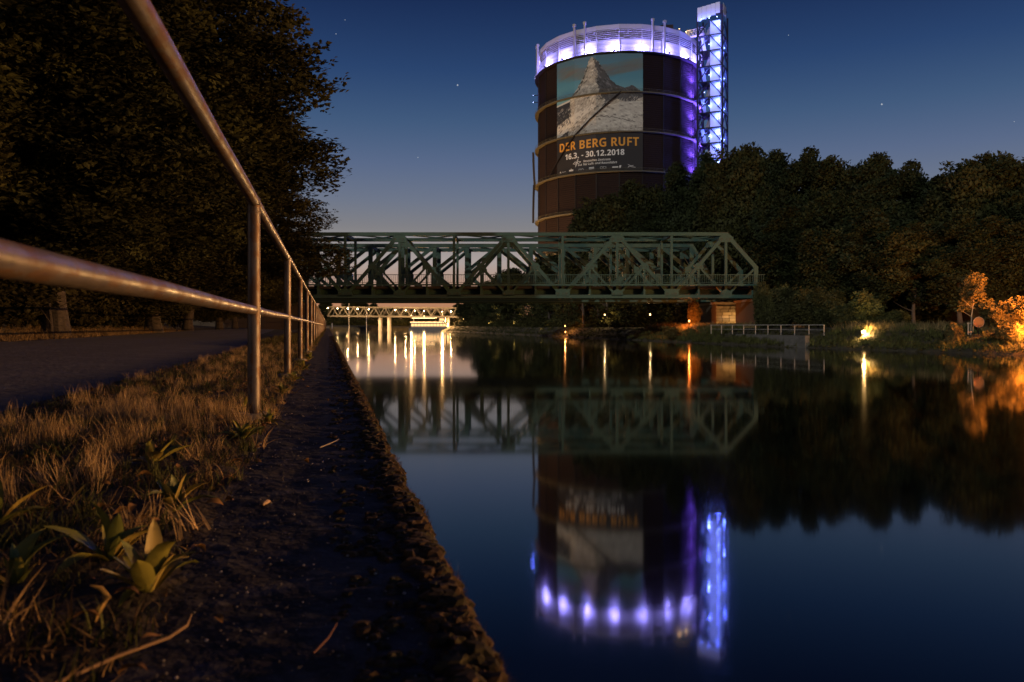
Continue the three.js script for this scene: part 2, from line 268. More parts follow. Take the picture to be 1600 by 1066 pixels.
  const jag = (pts, amp) => { const o = []; for (let i = 0; i < pts.length - 1; i++) { const [a, b] = pts[i], [c, d] = pts[i + 1], n = Math.max(2, Math.round(Math.hypot((c - a) * cw, (d - b) * T1) / 14)); for (let k = 0; k < n; k++) o.push([a + (c - a) * k / n + (r() - 0.5) * amp, b + (d - b) * k / n + (r() - 0.5) * amp * 1.6]); } o.push(pts[pts.length - 1]); return o; };
  x.fillStyle = '#2c3038'; P([[0, 1.14], ...jag([[0, 1.14], [0.1, 1.1], [0.25, 1.02]], 0.01), [0.3, 2], [0, 2]]); x.fill();
  x.fillStyle = '#c9c6bd'; P([[0, 1.1], [0.2, 1.02], [0.22, 1.06], [0, 1.14]]); x.fill();
  const outline = [...jag([[0.19, 1.0], [0.27, 0.82], [0.335, 0.58], [0.36, 0.45], [0.396, 0.27], [0.42, 0.1], [0.45, 0.035]], 0.012), ...jag([[0.45, 0.035], [0.5, 0.1], [0.58, 0.355], [0.65, 0.63], [0.72, 0.79], [0.81, 0.88], [0.89, 0.8], [0.99, 0.97], [1, 1]], 0.012), [1, 2], [0.16, 2], [0.18, 1.4]];
  x.fillStyle = '#a9a294'; P(outline); x.fill(); x.save(); P(outline); x.clip();
  x.fillStyle = '#4b4b4d'; P(jag([[0.46, 0.02], [0.5, 0.33], [0.53, 0.42], [0.51, 0.6], [0.53, 0.95], [0.6, 1.15], [0.56, 1.35], [0.48, 1.6], [0.62, 1.3], [0.72, 1.15], [0.85, 1.24], [1, 1.1], [1, 0.2], [0.6, 0.1]], 0.02)); x.fill();
  x.fillStyle = '#3a3936'; P(jag([[0.17, 0.98], [0.26, 0.88], [0.34, 0.55], [0.4, 0.25], [0.41, 0.3], [0.35, 0.62], [0.3, 0.86]], 0.012)); x.fill();
  const tones = ['#efe9da', '#d9d2c2', '#8c877c', '#5b5852', '#c4beb0', '#6d6a66', '#2f2e2d'];
  for (let i = 0; i < 2600; i++) { // broken rock and snow
    const a = r(), b = r() * 2, fx = a * 5, fy = b * 5, q = n2(fx * 1.3, fy * 2.2) + 0.5 * n2(fx * 5, fy * 7), shade = a > 0.5 + 0.05 * Math.sin(b * 9) && b < 1.1;
    x.globalAlpha = 0.5; x.fillStyle = shade ? (q > 0.25 ? '#77767a' : q > -0.2 ? '#4c4d52' : '#29292b') : tones[q > 0.45 ? 0 : q > 0.1 ? 1 : q > -0.2 ? 4 : q > -0.5 ? 2 : q > -0.8 ? 3 : 6];
    const w = 4 + r() * 22, hh = 3 + r() * 12, an = shade ? 0.9 : -0.7 + 0.6 * n2(fx, fy); x.beginPath(); x.ellipse(a * cw, b * T1, w, hh * 0.6, an, 0, 7); x.fill();
  }
  x.globalAlpha = 1; x.restore();
  x.fillStyle = '#d6d0c2'; P(jag([[0, 1.62], [0.14, 1.5], [0.3, 1.36], [0.45, 1.22], [0.5, 1.3], [0.36, 1.5], [0.16, 1.8], [0, 1.97]], 0.015)); x.fill();
  x.fillStyle = '#bdbab0'; P(jag([[0.42, 1.62], [0.56, 1.38], [0.75, 1.22], [1, 1.2], [1, 2], [0.36, 2]], 0.015)); x.fill();
  for (let i = 0; i < 1100; i++) { const a = r(), b = 1.2 + r() * 0.8, q = n2(a * 7, b * 8) + 0.5 * n2(a * 25, b * 22); x.globalAlpha = 0.35; x.fillStyle = q > 0.1 ? '#e3dfd4' : q > -0.5 ? '#a39f94' : '#4a4845'; x.beginPath(); x.ellipse(a * cw, b * T1, 3 + r() * 18, 2 + r() * 7, a > 0.45 ? 0.25 : -0.7, 0, 7); x.fill(); }
  x.globalAlpha = 0.8; x.strokeStyle = '#3c3a37'; x.lineWidth = 7; x.beginPath(); jag([[0.48, 1.55], [0.6, 1.56], [0.72, 1.62], [0.92, 1.72]], 0.02).forEach(([a, b], i) => x[i ? 'lineTo' : 'moveTo'](a * cw, b * T1)); x.stroke();
  x.globalAlpha = 0.9; x.fillStyle = '#33353a'; for (let i = 0; i < 150; i++) { const a = r() * 0.2, b = 1.32 + r() * 0.36 - a * 0.5; x.fillRect(a * cw, b * T1, 3 + r() * 6, 8 + r() * 26); }
  x.globalAlpha = 1; x.fillStyle = '#232225'; x.fillRect(0, T2, cw, ch - T2);
  x.fillStyle = '#dd9a35'; x.font = 'bold 132px sans-serif'; x.textAlign = 'left'; x.textBaseline = 'alphabetic';
  { const s = 'DER BERG RUFT', wd = x.measureText(s).width; x.save(); x.translate(28, T2 + 152); x.scale(955 / wd, 1); x.fillText(s, 0, 0); x.restore(); }
  x.fillStyle = '#e6e6e4'; x.font = 'bold 88px sans-serif'; { const s = '16.3. - 30.12.2018', wd = x.measureText(s).width; x.save(); x.translate(118, T2 + 252); x.scale(708 / wd, 1); x.fillText(s, 0, 0); x.restore(); }
  x.strokeStyle = '#dededc'; x.lineWidth = 5; x.save(); x.translate(284, T2 + 304); x.beginPath(); x.moveTo(-46, 8); x.lineTo(-20, -12); x.lineTo(20, 12); x.lineTo(46, -8); x.lineTo(20, -14); x.lineTo(-20, 14); x.closePath(); x.stroke(); x.beginPath(); x.moveTo(14, -40); x.lineTo(-8, 0); x.lineTo(-14, 40); x.lineTo(8, 0); x.closePath(); x.stroke(); x.restore();
  x.fillStyle = '#d9d9d6'; x.font = 'bold 26px sans-serif'; x.fillText('DLR', 298, T2 + 342); x.font = 'bold 33px sans-serif'; x.fillText('Deutsches Zentrum', 362, T2 + 306); x.fillText('für Luft- und Raumfahrt', 362, T2 + 342);
  [[40, 90], [178, 60], [305, 60], [430, 60], [560, 64], [690, 100], [860, 90]].forEach(([lx, lw], i) => { const y = T2 + 384; x.fillStyle = '#cfcfcc'; if (i === 0) { x.beginPath(); x.moveTo(lx, y + 10); x.lineTo(lx + 12, y - 14); x.lineTo(lx + 24, y + 10); x.fill(); x.fillRect(lx + 30, y - 2, 60, 4); } else if (i === 1) { x.fillRect(lx, y - 12, 60, 22); x.beginPath(); x.moveTo(lx + 20, y - 12); x.lineTo(lx + 30, y - 24); x.lineTo(lx + 40, y - 12); x.fill(); } else if (i === 2) { x.lineWidth = 5; x.strokeStyle = '#bdbdba'; x.beginPath(); x.arc(lx + 15, y + 8, 15, Math.PI, 0); x.moveTo(lx + 60, y + 8); x.arc(lx + 45, y + 8, 15, 0, Math.PI, true); x.stroke(); } else if (i === 3) { x.fillRect(lx, y - 14, 60, 11); x.fillRect(lx, y + 1, 60, 9); } else if (i === 4) { x.lineWidth = 4; x.strokeStyle = '#b5b5b2'; x.strokeRect(lx, y - 10, 26, 20); x.strokeRect(lx + 34, y - 10, 28, 20); } else if (i === 5) { x.fillRect(lx, y - 6, 66, 14); x.beginPath(); x.moveTo(lx + 74, y + 14); x.lineTo(lx + 80, y - 16); x.lineTo(lx + 100, y - 16); x.lineTo(lx + 92, y + 14); x.fill(); } else { x.lineWidth = 5; x.strokeStyle = '#d0d0cd'; x.beginPath(); x.moveTo(lx, y - 26); x.lineTo(lx + 30, y - 12); x.lineTo(lx + 62, y - 16); x.moveTo(lx, y + 10); x.lineTo(lx + 14, y - 6); x.lineTo(lx + 86, y + 6); x.stroke(); } });
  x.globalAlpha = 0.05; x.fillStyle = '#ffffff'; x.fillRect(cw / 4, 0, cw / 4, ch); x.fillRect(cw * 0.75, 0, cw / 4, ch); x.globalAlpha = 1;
  const bt = new THREE.CanvasTexture(cv); bt.colorSpace = THREE.SRGBColorSpace; bt.magFilter = THREE.LinearFilter;
  const bm = new THREE.MeshStandardMaterial({ map: bt, roughness: 0.75, side: THREE.DoubleSide });
  const y0 = 62, y1 = 107, rb = GR + 0.75;
  for (let k = 0; k < 4; k++) {                        // each strip is a thin sheet with its own fold at the ends
    const A = gdir(off - 45 + k * 15), B = gdir(off - 30 + k * 15), g = new THREE.BufferGeometry(), n = A.clone().add(B).normalize().multiplyScalar(-0.12);
    const c = [A.clone().multiplyScalar(rb), B.clone().multiplyScalar(rb)], pos = [], uv = [];
    const v = (p, y, back) => pos.push(p.x + (back ? n.x : 0), y, p.z + (back ? n.z : 0));
    const quad = (p, q, ya, yb, b1, b2, ua, ub) => { v(p, ya, b1); v(q, ya, b2); v(q, yb, b2); v(p, ya, b1); v(q, yb, b2); v(p, yb, b1); const f = (y) => (y - y0) / (y1 - y0); uv.push(ua, f(ya), ub, f(ya), ub, f(yb), ua, f(ya), ub, f(yb), ua, f(yb)); };
    quad(c[0], c[1], y0, y1, 0, 0, k / 4, (k + 1) / 4); quad(c[0], c[0], y0, y1, 1, 0, k / 4, k / 4 + 0.001); quad(c[1], c[1], y0, y1, 0, 1, (k + 1) / 4 - 0.001, (k + 1) / 4);
    g.setAttribute('position', new THREE.Float32BufferAttribute(pos, 3)); g.setAttribute('uv', new THREE.Float32BufferAttribute(uv, 2)); g.computeVertexNormals();
    add(gas, 'banner_sheet', g, bm);
  }
  // stair stringer that crosses the banner, and the outside stair on the shadow side
  const onWall = (b, y, o) => { const d = gdir(b); return V3(d.x * (GR + o), y, d.z * (GR + o)); };
  for (const [b0, y0b, b1, y1b] of [[-28, 76.8, 2, 92], [-52, 61.6, -28, 76.8]]) { for (let k = 0; k < 6; k++) { const t0 = k / 6, t1 = (k + 1) / 6; bar(gas, 'stair_flight', M.ironDark, onWall(b0 + (b1 - b0) * t0, y0b + (y1b - y0b) * t0, 1.3), onWall(b0 + (b1 - b0) * t1, y0b + (y1b - y0b) * t1, 1.3), 0.5, 0.4); } }
  for (const [b0, y0b, b1, y1b] of [[-84, 46.2, -76, 61.6], [-96, 61.6, -86, 76.8]]) for (let k = 0; k < 3; k++) { const t0 = k / 3, t1 = (k + 1) / 3; bar(gas, 'stair_flight', M.ironDark, onWall(b0 + (b1 - b0) * t0, y0b + (y1b - y0b) * t0, 2.2), onWall(b0 + (b1 - b0) * t1, y0b + (y1b - y0b) * t1, 2.2), 0.9, 0.5); }
  // bracket lamps that stick out on the left flank
  for (const y of [98.0, 101]) { const p = onWall(-84, y, 0.2), q = onWall(-84, y, 2.2); const br = bar(gas, 'lamp_bracket', M.ironDark, p, q, 0.25); const gl = add(gas, 'bracket_lamp', new THREE.SphereGeometry(0.14, 10, 8), M.blueLamp); gl.position.copy(q); lampAt(gas, q.x, q.y, q.z, BLU, 60, 10); }
  // blue flood strips on the flank beside the lift tower
  for (const [b, ys] of [[60, [64, 70, 79, 85, 94, 100]], [76, [58, 66, 74, 82, 90, 98]]]) for (const y of ys) { const p = onWall(b, y - 0.6, 0.1), q = onWall(b, y - 0.4, 2.4); bar(gas, 'lamp_bracket', M.ironDark, p, q, 0.22); const gl = add(gas, 'flank_floodlight', new THREE.SphereGeometry(0.14, 10, 8), M.blueLamp); const c = onWall(b, y, 2.4); gl.position.copy(c); const sp = new THREE.SpotLight(DEEP, b < 70 ? 2600 : 3000, 0, 1.25, 0.6, 2), w = onWall(b, y + 2.5, 0); sp.position.copy(c); sp.target.position.copy(w); sp.castShadow = true; sp.shadow.radius = 8; gas.add(sp, sp.target); }
  for (const b of [47, 55]) { const d = gdir(b); const gl = add(roof, 'roof_lamp', new THREE.SphereGeometry(0.14, 10, 8), M.warm); gl.position.set(d.x * 33, 119.6, d.z * 33); bar(roof, 'lamp_mast', M.ironDark, V3(d.x * 33, 117.8, d.z * 33), V3(d.x * 33, 119.4, d.z * 33), 0.15); lampAt(gas, d.x * 33, 119.6, d.z * 33, WARM, 25, 10); }
}

// ---------------------------------------------------------------- lift tower beside it
{
  const D = 310, S = 9.6, H = 128;
  const c = W(79.0, 0, D), turn = -PHI - 0.255 + Math.PI * 0 - 0.21;
  const t = thing('lift_tower', c, turn, 'slender steel lattice lift tower glowing blue beside the gasholder', 'tower');
  const h = S / 2, legs = [[-h, h], [h, h], [h, -h], [-h, -h]];
  for (const [x, z] of legs) boxPart(t, 'leg', M.towerSteel, x, H / 2 - 2, z, 0.62, H - 4, 0.62);
  const lev = 6; let k = 0;
  for (let y = 1; y < 121; y += lev, k++) for (let f = 0; f < 4; f++) {
    const [ax, az] = legs[f], [bx, bz] = legs[(f + 1) % 4];
    bar(t, 'girt', M.towerSteel, V3(ax, y, az), V3(bx, y, bz), 0.38);
    const mx = (ax + bx) / 2, mz = (az + bz) / 2;
    bar(t, 'brace', M.towerSteel, V3(ax, y, az), V3(mx, y + lev, mz), 0.34); bar(t, 'brace', M.towerSteel, V3(bx, y, bz), V3(mx, y + lev, mz), 0.34);
  }
  for (let y = 1, i = 0; y < 118; y += lev, i++) {
    const x0 = h - 1.1 - 3.9, x1 = h - 1.1, z0 = -h + 1.2, z1 = h - 1.5;   // the clad shaft stands towards the near corner
    boxPart(t, 'shaft_panel', M.shaftPanel, (x0 + x1) / 2, y + lev / 2, z1, x1 - x0, lev - 0.25, 0.12);
    boxPart(t, 'shaft_panel', M.shaftPanel, x1, y + lev / 2, (z0 + z1) / 2 - 0.1, 0.12, lev - 0.25, z1 - z0 - 0.1);
    boxPart(t, 'shaft_panel', M.shaftPanel, x0, y + lev / 2, (z0 + z1) / 2 - 0.1, 0.12, lev - 0.25, z1 - z0 - 0.1);
    boxPart(t, 'landing', M.towerSteel, -2.4, y + 0.1, 0, 3.4, 0.18, S - 1.2);
    bar(t, 'stair_flight', M.whitePaint, V3(-3.3 + (i % 2) * 1.7, y + 0.2, i % 2 ? 3 : -3), V3(-3.3 + (i % 2) * 1.7, y + lev, i % 2 ? -3 : 3), 1.2, 0.2);
    const g1 = add(t, 'shaft_floodlight', new THREE.SphereGeometry(0.14, 10, 8), M.blueLamp); g1.position.set(x1 - 0.5, y + 4.2, z1 + 1.2); lampAt(t, x1 - 0.5, y + 4.2, z1 + 1.2, BLU, 105, 8);
    boxPart(t, 'lamp_bracket', M.towerSteel, x1 - 0.5, y + 3.92, z1 + 0.75, 0.12, 0.12, 1.3);
    if (i % 2 === 0) { const g2 = add(t, 'stair_floodlight', new THREE.SphereGeometry(0.14, 10, 8), M.blueLamp); g2.position.set(-0.6, y + 3, 3.4); lampAt(t, -0.6, y + 3, 3.4, BLU, 300, 8); const g3 = add(t, 'side_floodlight', new THREE.SphereGeometry(0.14, 10, 8), M.blueLamp); g3.position.set(h - 0.3, y + 2, -0.6); lampAt(t, h - 0.3, y + 2, -0.6, BLU, 240, 8); }
  }
  for (let k = 0; k < 5; k++) { const x = -h + 0.9 + k * 1.75; boxPart(t, 'head_panel', M.shaftPanel, x, 123.6 + k * 0.35, h + 0.3, 1.68, 5.4 - k * 0.3, 0.1); }
  for (let k = 0; k < 3; k++) boxPart(t, 'head_panel', M.shaftPanel, h + 0.3, 124.6, h - 1.0 - k * 1.75, 0.1, 4.2, 1.68);
  boxPart(t, 'head_platform', M.towerSteel, 0, 126.2, 0, S, 0.25, S);
  for (const x of [-3, 0, 3]) { const g1 = add(t, 'head_floodlight', new THREE.SphereGeometry(0.14, 10, 8), M.blueLamp); g1.position.set(x, 121.2, h + 1.2); lampAt(t, x, 121.2, h + 1.2, BLU, 40, 8); boxPart(t, 'lamp_bracket', M.towerSteel, x, 120.95, h + 0.6, 0.12, 0.12, 1.4); }
  // foot bridges to the gasholder
  const inv = new THREE.Matrix4().makeRotationY(-turn);
  const gasLocal = gasC.clone().sub(c).applyMatrix4(inv), dir = V3(gasLocal.x, 0, gasLocal.z).normalize(), len = Math.hypot(gasLocal.x, gasLocal.z) - GR;
  for (const y of [117.9, 92.1, 76.9]) {
    const s = V3(-dir.z, 0, dir.x).multiplyScalar(0.9), a = dir.clone().multiplyScalar(3.5).setY(y), b = dir.clone().multiplyScalar(len + (y > 100 ? 1.5 : 0)).setY(y), fb = bar(t, 'foot_bridge', y > 100 ? M.whitePaint : M.towerSteel, a, b, 1.8, 0.25);
    if (y > 100) for (const q of [-1, 1]) { const o = s.clone().multiplyScalar(q), up = V3(0, 2.4, 0), n = 5; bar(t, 'bridge_chord', M.whitePaint, a.clone().add(o).add(up), b.clone().add(o).add(up), 0.22); for (let i = 0; i <= n; i++) { const p = a.clone().lerp(b, i / n).add(o); bar(t, 'bridge_post', M.whitePaint, p, p.clone().add(up), 0.16); if (i < n) bar(t, 'bridge_brace', M.whitePaint, p, a.clone().lerp(b, (i + 1) / n).add(o).add(up), 0.14); } }
  }
}

// ---------------------------------------------------------------- railway truss bridges
const TOP = 13.14, BOT = 5.62, DECK = 7.06;
function hexPlate(w, h, d) { const s = new THREE.Shape(); s.moveTo(-w * 0.5, -h * 0.5); s.lineTo(w * 0.5, -h * 0.5); s.lineTo(w * 0.5, h * 0.1); s.lineTo(w * 0.22, h * 0.5); s.lineTo(-w * 0.22, h * 0.5); s.lineTo(-w * 0.5, h * 0.1); s.closePath(); return new THREE.ExtrudeGeometry(s, { depth: d, bevelEnabled: false }).translate(0, 0, -d / 2); }
const plate = hexPlate(1.7, 0.95, 0.5);
function deckAndRail(b, x0, x1, width, rail) {
  boxPart(b, 'deck', M.deck, (x0 + x1) / 2, DECK - 0.32, -width / 2, x1 - x0 - 0.3, 0.3, width - 0.7);
  for (let x = x0 + 0.4; x < x1; x += 3.28) boxPart(b, 'floor_beam', M.green, x, DECK - 0.92, -width / 2, 0.3, 0.85, width - 0.5);
  for (const z of [-width / 2 - 1.1, -width / 2 + 1.1]) boxPart(b, 'stringer', M.green, (x0 + x1) / 2, DECK - 0.8, z, x1 - x0, 0.6, 0.25);
  if (!rail) return;
  boxPart(b, 'walkway', M.deck, (x0 + x1) / 2, DECK - 0.08, 0.85, x1 - x0 + 1, 0.1, 1.1);
  boxPart(b, 'walkway_edge_beam', M.green, (x0 + x1) / 2, DECK - 0.1, 1.45, x1 - x0 + 1.4, 0.2, 0.1);
  const r = add(b, 'walkway_railing', BOX, M.green); r.position.set((x0 + x1) / 2, DECK + 1.1, 1.44); r.scale.set(x1 - x0 + 1.4, 0.07, 0.07);
  boxPart(b, 'bottom_rail', M.green, (x0 + x1) / 2, DECK + 0.14, 1.44, x1 - x0 + 1.4, 0.05, 0.05);
  for (let x = x0 - 0.6; x <= x1 + 0.7; x += 2.187) boxPart(b, 'railing_post', M.green, x, DECK + 0.55, 1.44, 0.08, 1.12, 0.08);
  const bal = []; for (let x = x0 - 0.6; x < x1 + 0.6; x += 0.2187) bal.push(new THREE.BoxGeometry(0.035, 0.95, 0.03).translate(x, DECK + 0.6, 1.44));
  add(b, 'balusters', mergeGeometries(bal), M.green).userData.kind = 'stuff';
}
{
  const b = thing('truss_bridge', W(0, 0, 95), -PHI, 'green steel railway truss bridge, the nearer one spanning the canal', 'bridge');
  const x1 = 29.4, x0 = -30.3, peaks = [-26.7, -13.57, -0.45, 12.68, 25.8], vees = [-20.13, -7.0, 6.11, 19.24], knee = 9.1, WID = 6.2;
  for (const z of [0, -WID]) {
    const P = (x, y) => V3(x, y, z);
    bar(b, 'top_chord', M.green, P(peaks[0] - 0.2, TOP), P(peaks[4] + 0.25, TOP), 0.5, 0.42);
    bar(b, 'bottom_chord', M.green, P(x0, BOT), P(x1, BOT), 0.5, 0.42);
    for (const [e, p] of [[x0, peaks[0]], [x1, peaks[4]]]) {
      bar(b, 'end_post', M.green, P(p, TOP), P(e, knee), 0.48, 0.48); bar(b, 'end_post', M.green, P(e, knee + 0.15), P(e, BOT - 0.2), 0.5, 0.5);
      bar(b, 'sub_diagonal', M.green, P(e, knee), P(p, BOT), 0.3, 0.24);
    }
    for (const p of peaks) { bar(b, 'vertical', M.green, P(p, TOP), P(p, BOT), 0.36, 0.3); const g = add(b, 'gusset_plate', plate, M.green); g.position.set(p, TOP - 0.5, z); const g2 = add(b, 'gusset_plate', plate, M.green); g2.position.set(p, BOT + 0.4, z); g2.scale.set(0.8, 0.8, 1); }
    for (const v of vees) { bar(b, 'vertical', M.green, P(v, TOP), P(v, BOT), 0.36, 0.28); const g = add(b, 'gusset_plate', plate, M.green); g.position.set(v, BOT + 0.45, z); }
    const nodes = []; peaks.forEach((p, i) => { nodes.push([p, vees[i]]); if (i) nodes.push([p, vees[i - 1]]); });
    for (const [p, v] of nodes) if (v !== undefined) {
      bar(b, 'diagonal', M.green, P(p, TOP), P(v, BOT), 0.42, 0.4); const mx = (p + v) / 2, my = (TOP + BOT) / 2;
      bar(b, 'sub_vertical', M.green, P(mx, my), P(mx, BOT), 0.26, 0.22); bar(b, 'sub_diagonal', M.green, P(mx, my - 0.1), P(p, BOT), 0.28, 0.24);
      const g = add(b, 'gusset_plate', plate, M.green); g.position.set(mx, my - 0.1, z); g.scale.set(0.6, 0.8, 0.9);
    }
  }
  const all = [...peaks, ...vees].sort((p, q) => p - q);
  all.forEach((x, i) => { bar(b, 'top_strut', M.green, V3(x, TOP - 0.1, -0.25), V3(x, TOP - 0.1, -WID + 0.25), 0.3, 0.4); if (i) { bar(b, 'wind_brace', M.green, V3(all[i - 1], TOP, -0.2), V3(x, TOP, -WID + 0.2), 0.14); bar(b, 'wind_brace', M.green, V3(all[i - 1], TOP - 0.16, -WID + 0.2), V3(x, TOP - 0.16, -0.2), 0.14); } });
  deckAndRail(b, x0, x1, WID, true);
}
{
  const b = thing('truss_bridge', W(-1.8, 0, 108.6), -PHI, 'darker K-braced railway truss bridge behind the nearer green one', 'bridge');
  const pan = 62 / 14, n = 14, x0 = -31, x1 = 31, WID = 6.2;
  for (const z of [0, -WID]) {
    const P = (x, y) => V3(x, y, z), mid = 9.4;
    bar(b, 'top_chord', M.green, P(x0 + pan - 0.2, TOP), P(x1 - pan + 0.2, TOP), 0.55, 0.5); bar(b, 'bottom_chord', M.green, P(x0, BOT), P(x1, BOT), 0.5, 0.5);
    bar(b, 'end_post', M.green, P(x0 + pan, TOP), P(x0, BOT), 0.5, 0.5); bar(b, 'end_post', M.green, P(x1 - pan, TOP), P(x1, BOT), 0.5, 0.5);
    for (let i = 1; i < n; i++) {
      const x = x0 + i * pan; bar(b, 'vertical', M.green, P(x, TOP), P(x, BOT), 0.4, 0.55);
      if (i !== n / 2) { const s = i < n / 2 ? 1 : -1; const g = add(b, 'gusset_plate', plate, M.green); g.position.set(x + 0.2 * s, mid, z); g.scale.set(0.6, 1.5, 1); bar(b, 'diagonal', M.green, P(x, mid + 0.2), P(x + s * pan, TOP), 0.36, 0.46); bar(b, 'diagonal', M.green, P(x, mid - 0.2), P(x + s * pan, BOT), 0.36, 0.46); }
    }
  }
  for (let i = 1; i < n; i++) { const x = x0 + i * pan; bar(b, 'top_strut', M.green, V3(x, TOP - 0.1, -0.27), V3(x, TOP - 0.1, -WID + 0.27), 0.3, 0.45); if (i > 1) bar(b, 'wind_brace', M.green, V3(x - pan, TOP, -0.2), V3(x, TOP, -WID + 0.2), 0.14); }
  deckAndRail(b, x0, x1, WID, false);
}
// abutments of coursed stone
function abutment(lat0, lat1, d0, d1, yTop, label, courseFace, stones) {
  const a = thing('bridge_abutment', W(lat0, 0, d0), -PHI, label, 'abutment');
  const w = lat1 - lat0, dep = d1 - d0; boxPart(a, 'core', M.mortar, w / 2, yTop / 2, -dep / 2, w - 0.1, yTop, dep - 0.1);
  const r = rng(lat0 * 100 | 0), geo = new THREE.BoxGeometry(1, 1, 1), ch = 0.42; let n = 0;
  for (let y = 1.0, row = 0; y < yTop - 0.3; y += ch, row++) for (let x = (row % 2 ? -0.45 : 0) + 0.02; x < Math.min(w, courseFace); ) {
    const L = 0.75 + r() * 0.5, xa = Math.max(0, x), xb = Math.min(w, x + L); x += L; if (xb - xa < 0.12 || n++ > 285) continue;
    const m = boxPart(a, 'stone', stones[(r() * 4) | 0], (xa + xb) / 2, y + ch / 2, -0.02, xb - xa - 0.07, ch - 0.06, 0.16 + r() * 0.16); m.rotation.y = (r() - 0.5) * 0.02;
  }
  boxPart(a, 'bearing_shelf', M.stone[1], w / 2, yTop + 0.15, -dep / 2, w + 0.3, 0.3, dep + 0.3);
  return a;
}
abutment(29.2, 44, 93.6, 103, 5.05, 'dark stone abutment under the end of the nearer truss bridge', 5.5, M.stone);
abutment(27.6, 46, 106.6, 117, 5.0, 'lamp-lit coursed stone abutment under the farther truss bridge', 8, M.stone);
abutment(-46, -29.4, 93.6, 117, 5.05, 'stone abutment of the truss bridges behind the towpath trees', 4, M.stone);
for (const [lat, label] of [[31.2, 'railway embankment behind the abutments, below the dark trees'], [-47, 'railway embankment behind the towpath trees']]) {
  const s = lat > 0 ? 1 : -1, g = new THREE.BoxGeometry(60, 6.4, 24, 20, 3, 6); const p = g.attributes.position;
  for (let i = 0; i < p.count; i++) { const t = (p.getY(i) + 3.2) / 6.4; p.setZ(i, p.getZ(i) * (1.5 - 0.62 * t) + 0.4 * n2(p.getX(i) * 0.3, p.getZ(i) * 0.3 + t)); }
  g.computeVertexNormals(); const m = add(scene, 'embankment', g, M.bankSoil); m.position.copy(W(lat + s * (s > 0 ? 52 : 34), 3.2, 106)); m.rotation.y = -PHI; tag(m, label, 'embankment', null, 'structure');
}

// ---------------------------------------------------------------- foliage
function sprayGeo(seed, leaves, size, len, droop) {    // a twig with pointed leaves, each leaf a folded rhombus
  const r = rng(seed), pos = [], nor = [], idx = [];
  for (let i = 0; i < leaves; i++) {
    const t = (i + 0.5) / leaves, base = V3((r() - 0.5) * 0.5 * len, (r() - 0.5) * 0.35 * len - droop * t * t, t * len - len / 2);
    const az = r() * 6.28, el = -0.5 + r() * 1.1, d = V3(Math.cos(az) * Math.cos(el), Math.sin(el), Math.sin(az) * Math.cos(el)), s = size * (0.7 + r() * 0.6);
    const n = V3(r() - 0.5, 0.9, r() - 0.5).cross(d).normalize(), side = n.clone().multiplyScalar(s * 0.3), up = d.clone().cross(n).normalize().multiplyScalar(s * 0.08);
    const a = base, c = base.clone().addScaledVector(d, s), m = base.clone().addScaledVector(d, s * 0.45), k = pos.length / 3;
    for (const q of [a, m.clone().add(side).add(up), c, m.clone().sub(side).add(up)]) pos.push(q.x, q.y, q.z); idx.push(k, k + 1, k + 2, k, k + 2, k + 3);
  }
  const g = new THREE.BufferGeometry(); g.setAttribute('position', new THREE.Float32BufferAttribute(pos, 3)); g.setIndex(idx); const f = g.toNonIndexed(); f.computeVertexNormals(); return f;
}
const SPRAY_FAR = sprayGeo(3, 16, 0.46, 1.5, 0.25), SPRAY_NEAR = sprayGeo(4, 18, 0.12, 0.58, 0.1), SPRAY_BUSH = sprayGeo(8, 20, 0.15, 0.55, 0.08);
const _c = new THREE.Color(), _dm = new THREE.Object3D();
// crown made of lobes; leaves crowd towards the lobe surfaces and leave gaps between lobes
function crownMesh(seed, spray, count, H, rad, base, tone, lobeN = 18, scale = 1, lr = [0.26, 0.2], taper = 0) {
  const r = rng(seed), lobes = [], cy = (base + H) / 2, ry = (H - base) / 2;
  for (let i = 0; i < lobeN; i++) { const u = r() * 2 - 1, az = r() * 6.283, q = Math.sqrt(1 - u * u), e = 0.86 - lr[0] + 0.24 * (r() - 0.5), wid = (u < -0.4 ? 0.85 : 1) * (1 - taper * Math.max(0, u)); lobes.push({ c: V3(Math.cos(az) * q * rad * e * wid, cy + u * ry * e, Math.sin(az) * q * rad * e * wid), r: (lr[0] + lr[1] * r()) * Math.min(rad, ry * 1.2), f: 0.75 + 0.4 * r() }); }
  lobes.push({ c: V3(0, cy, 0), r: Math.min(rad, ry) * 0.62, f: 1 });
  const tot = lobes.reduce((s, l) => s + l.r * l.r, 0), inst = new THREE.InstancedMesh(spray, M.leaf, count); let k = 0;
  for (const l of lobes) { const n = Math.round(count * l.r * l.r / tot);
    for (let i = 0; i < n && k < count; i++) {
      const u = r() * 2 - 1, az = r() * 6.283, q = Math.sqrt(1 - u * u), dir = V3(Math.cos(az) * q, u, Math.sin(az) * q), bump = 1 + 0.28 * n3(dir.x * 2.2 + l.c.x, dir.y * 2.2 + l.c.y, dir.z * 2.2 + l.c.z), rr = l.r * bump * (0.45 + 0.55 * Math.pow(r(), 0.35)) * (r() < 0.05 ? 1.15 : 1);
      _dm.position.copy(l.c).addScaledVector(dir, rr); _dm.position.y = Math.max(_dm.position.y, base * 0.6 + 0.1);
      _dm.rotation.set((r() - 0.5) * 1.6, r() * 6.283, (r() - 0.5) * 1.6); _dm.scale.setScalar(scale * (0.7 + 0.6 * r())); _dm.updateMatrix(); inst.setMatrixAt(k, _dm.matrix);
      const v = l.f * (0.75 + 0.5 * r()); inst.setColorAt(k, _c.setRGB(tone[0] * v, tone[1] * v, tone[2] * v * (0.8 + 0.4 * r()))); k++;
    } }
  inst.count = k; inst.userData.kind = 'stuff'; inst.castShadow = inst.receiveShadow = true; return inst;
}
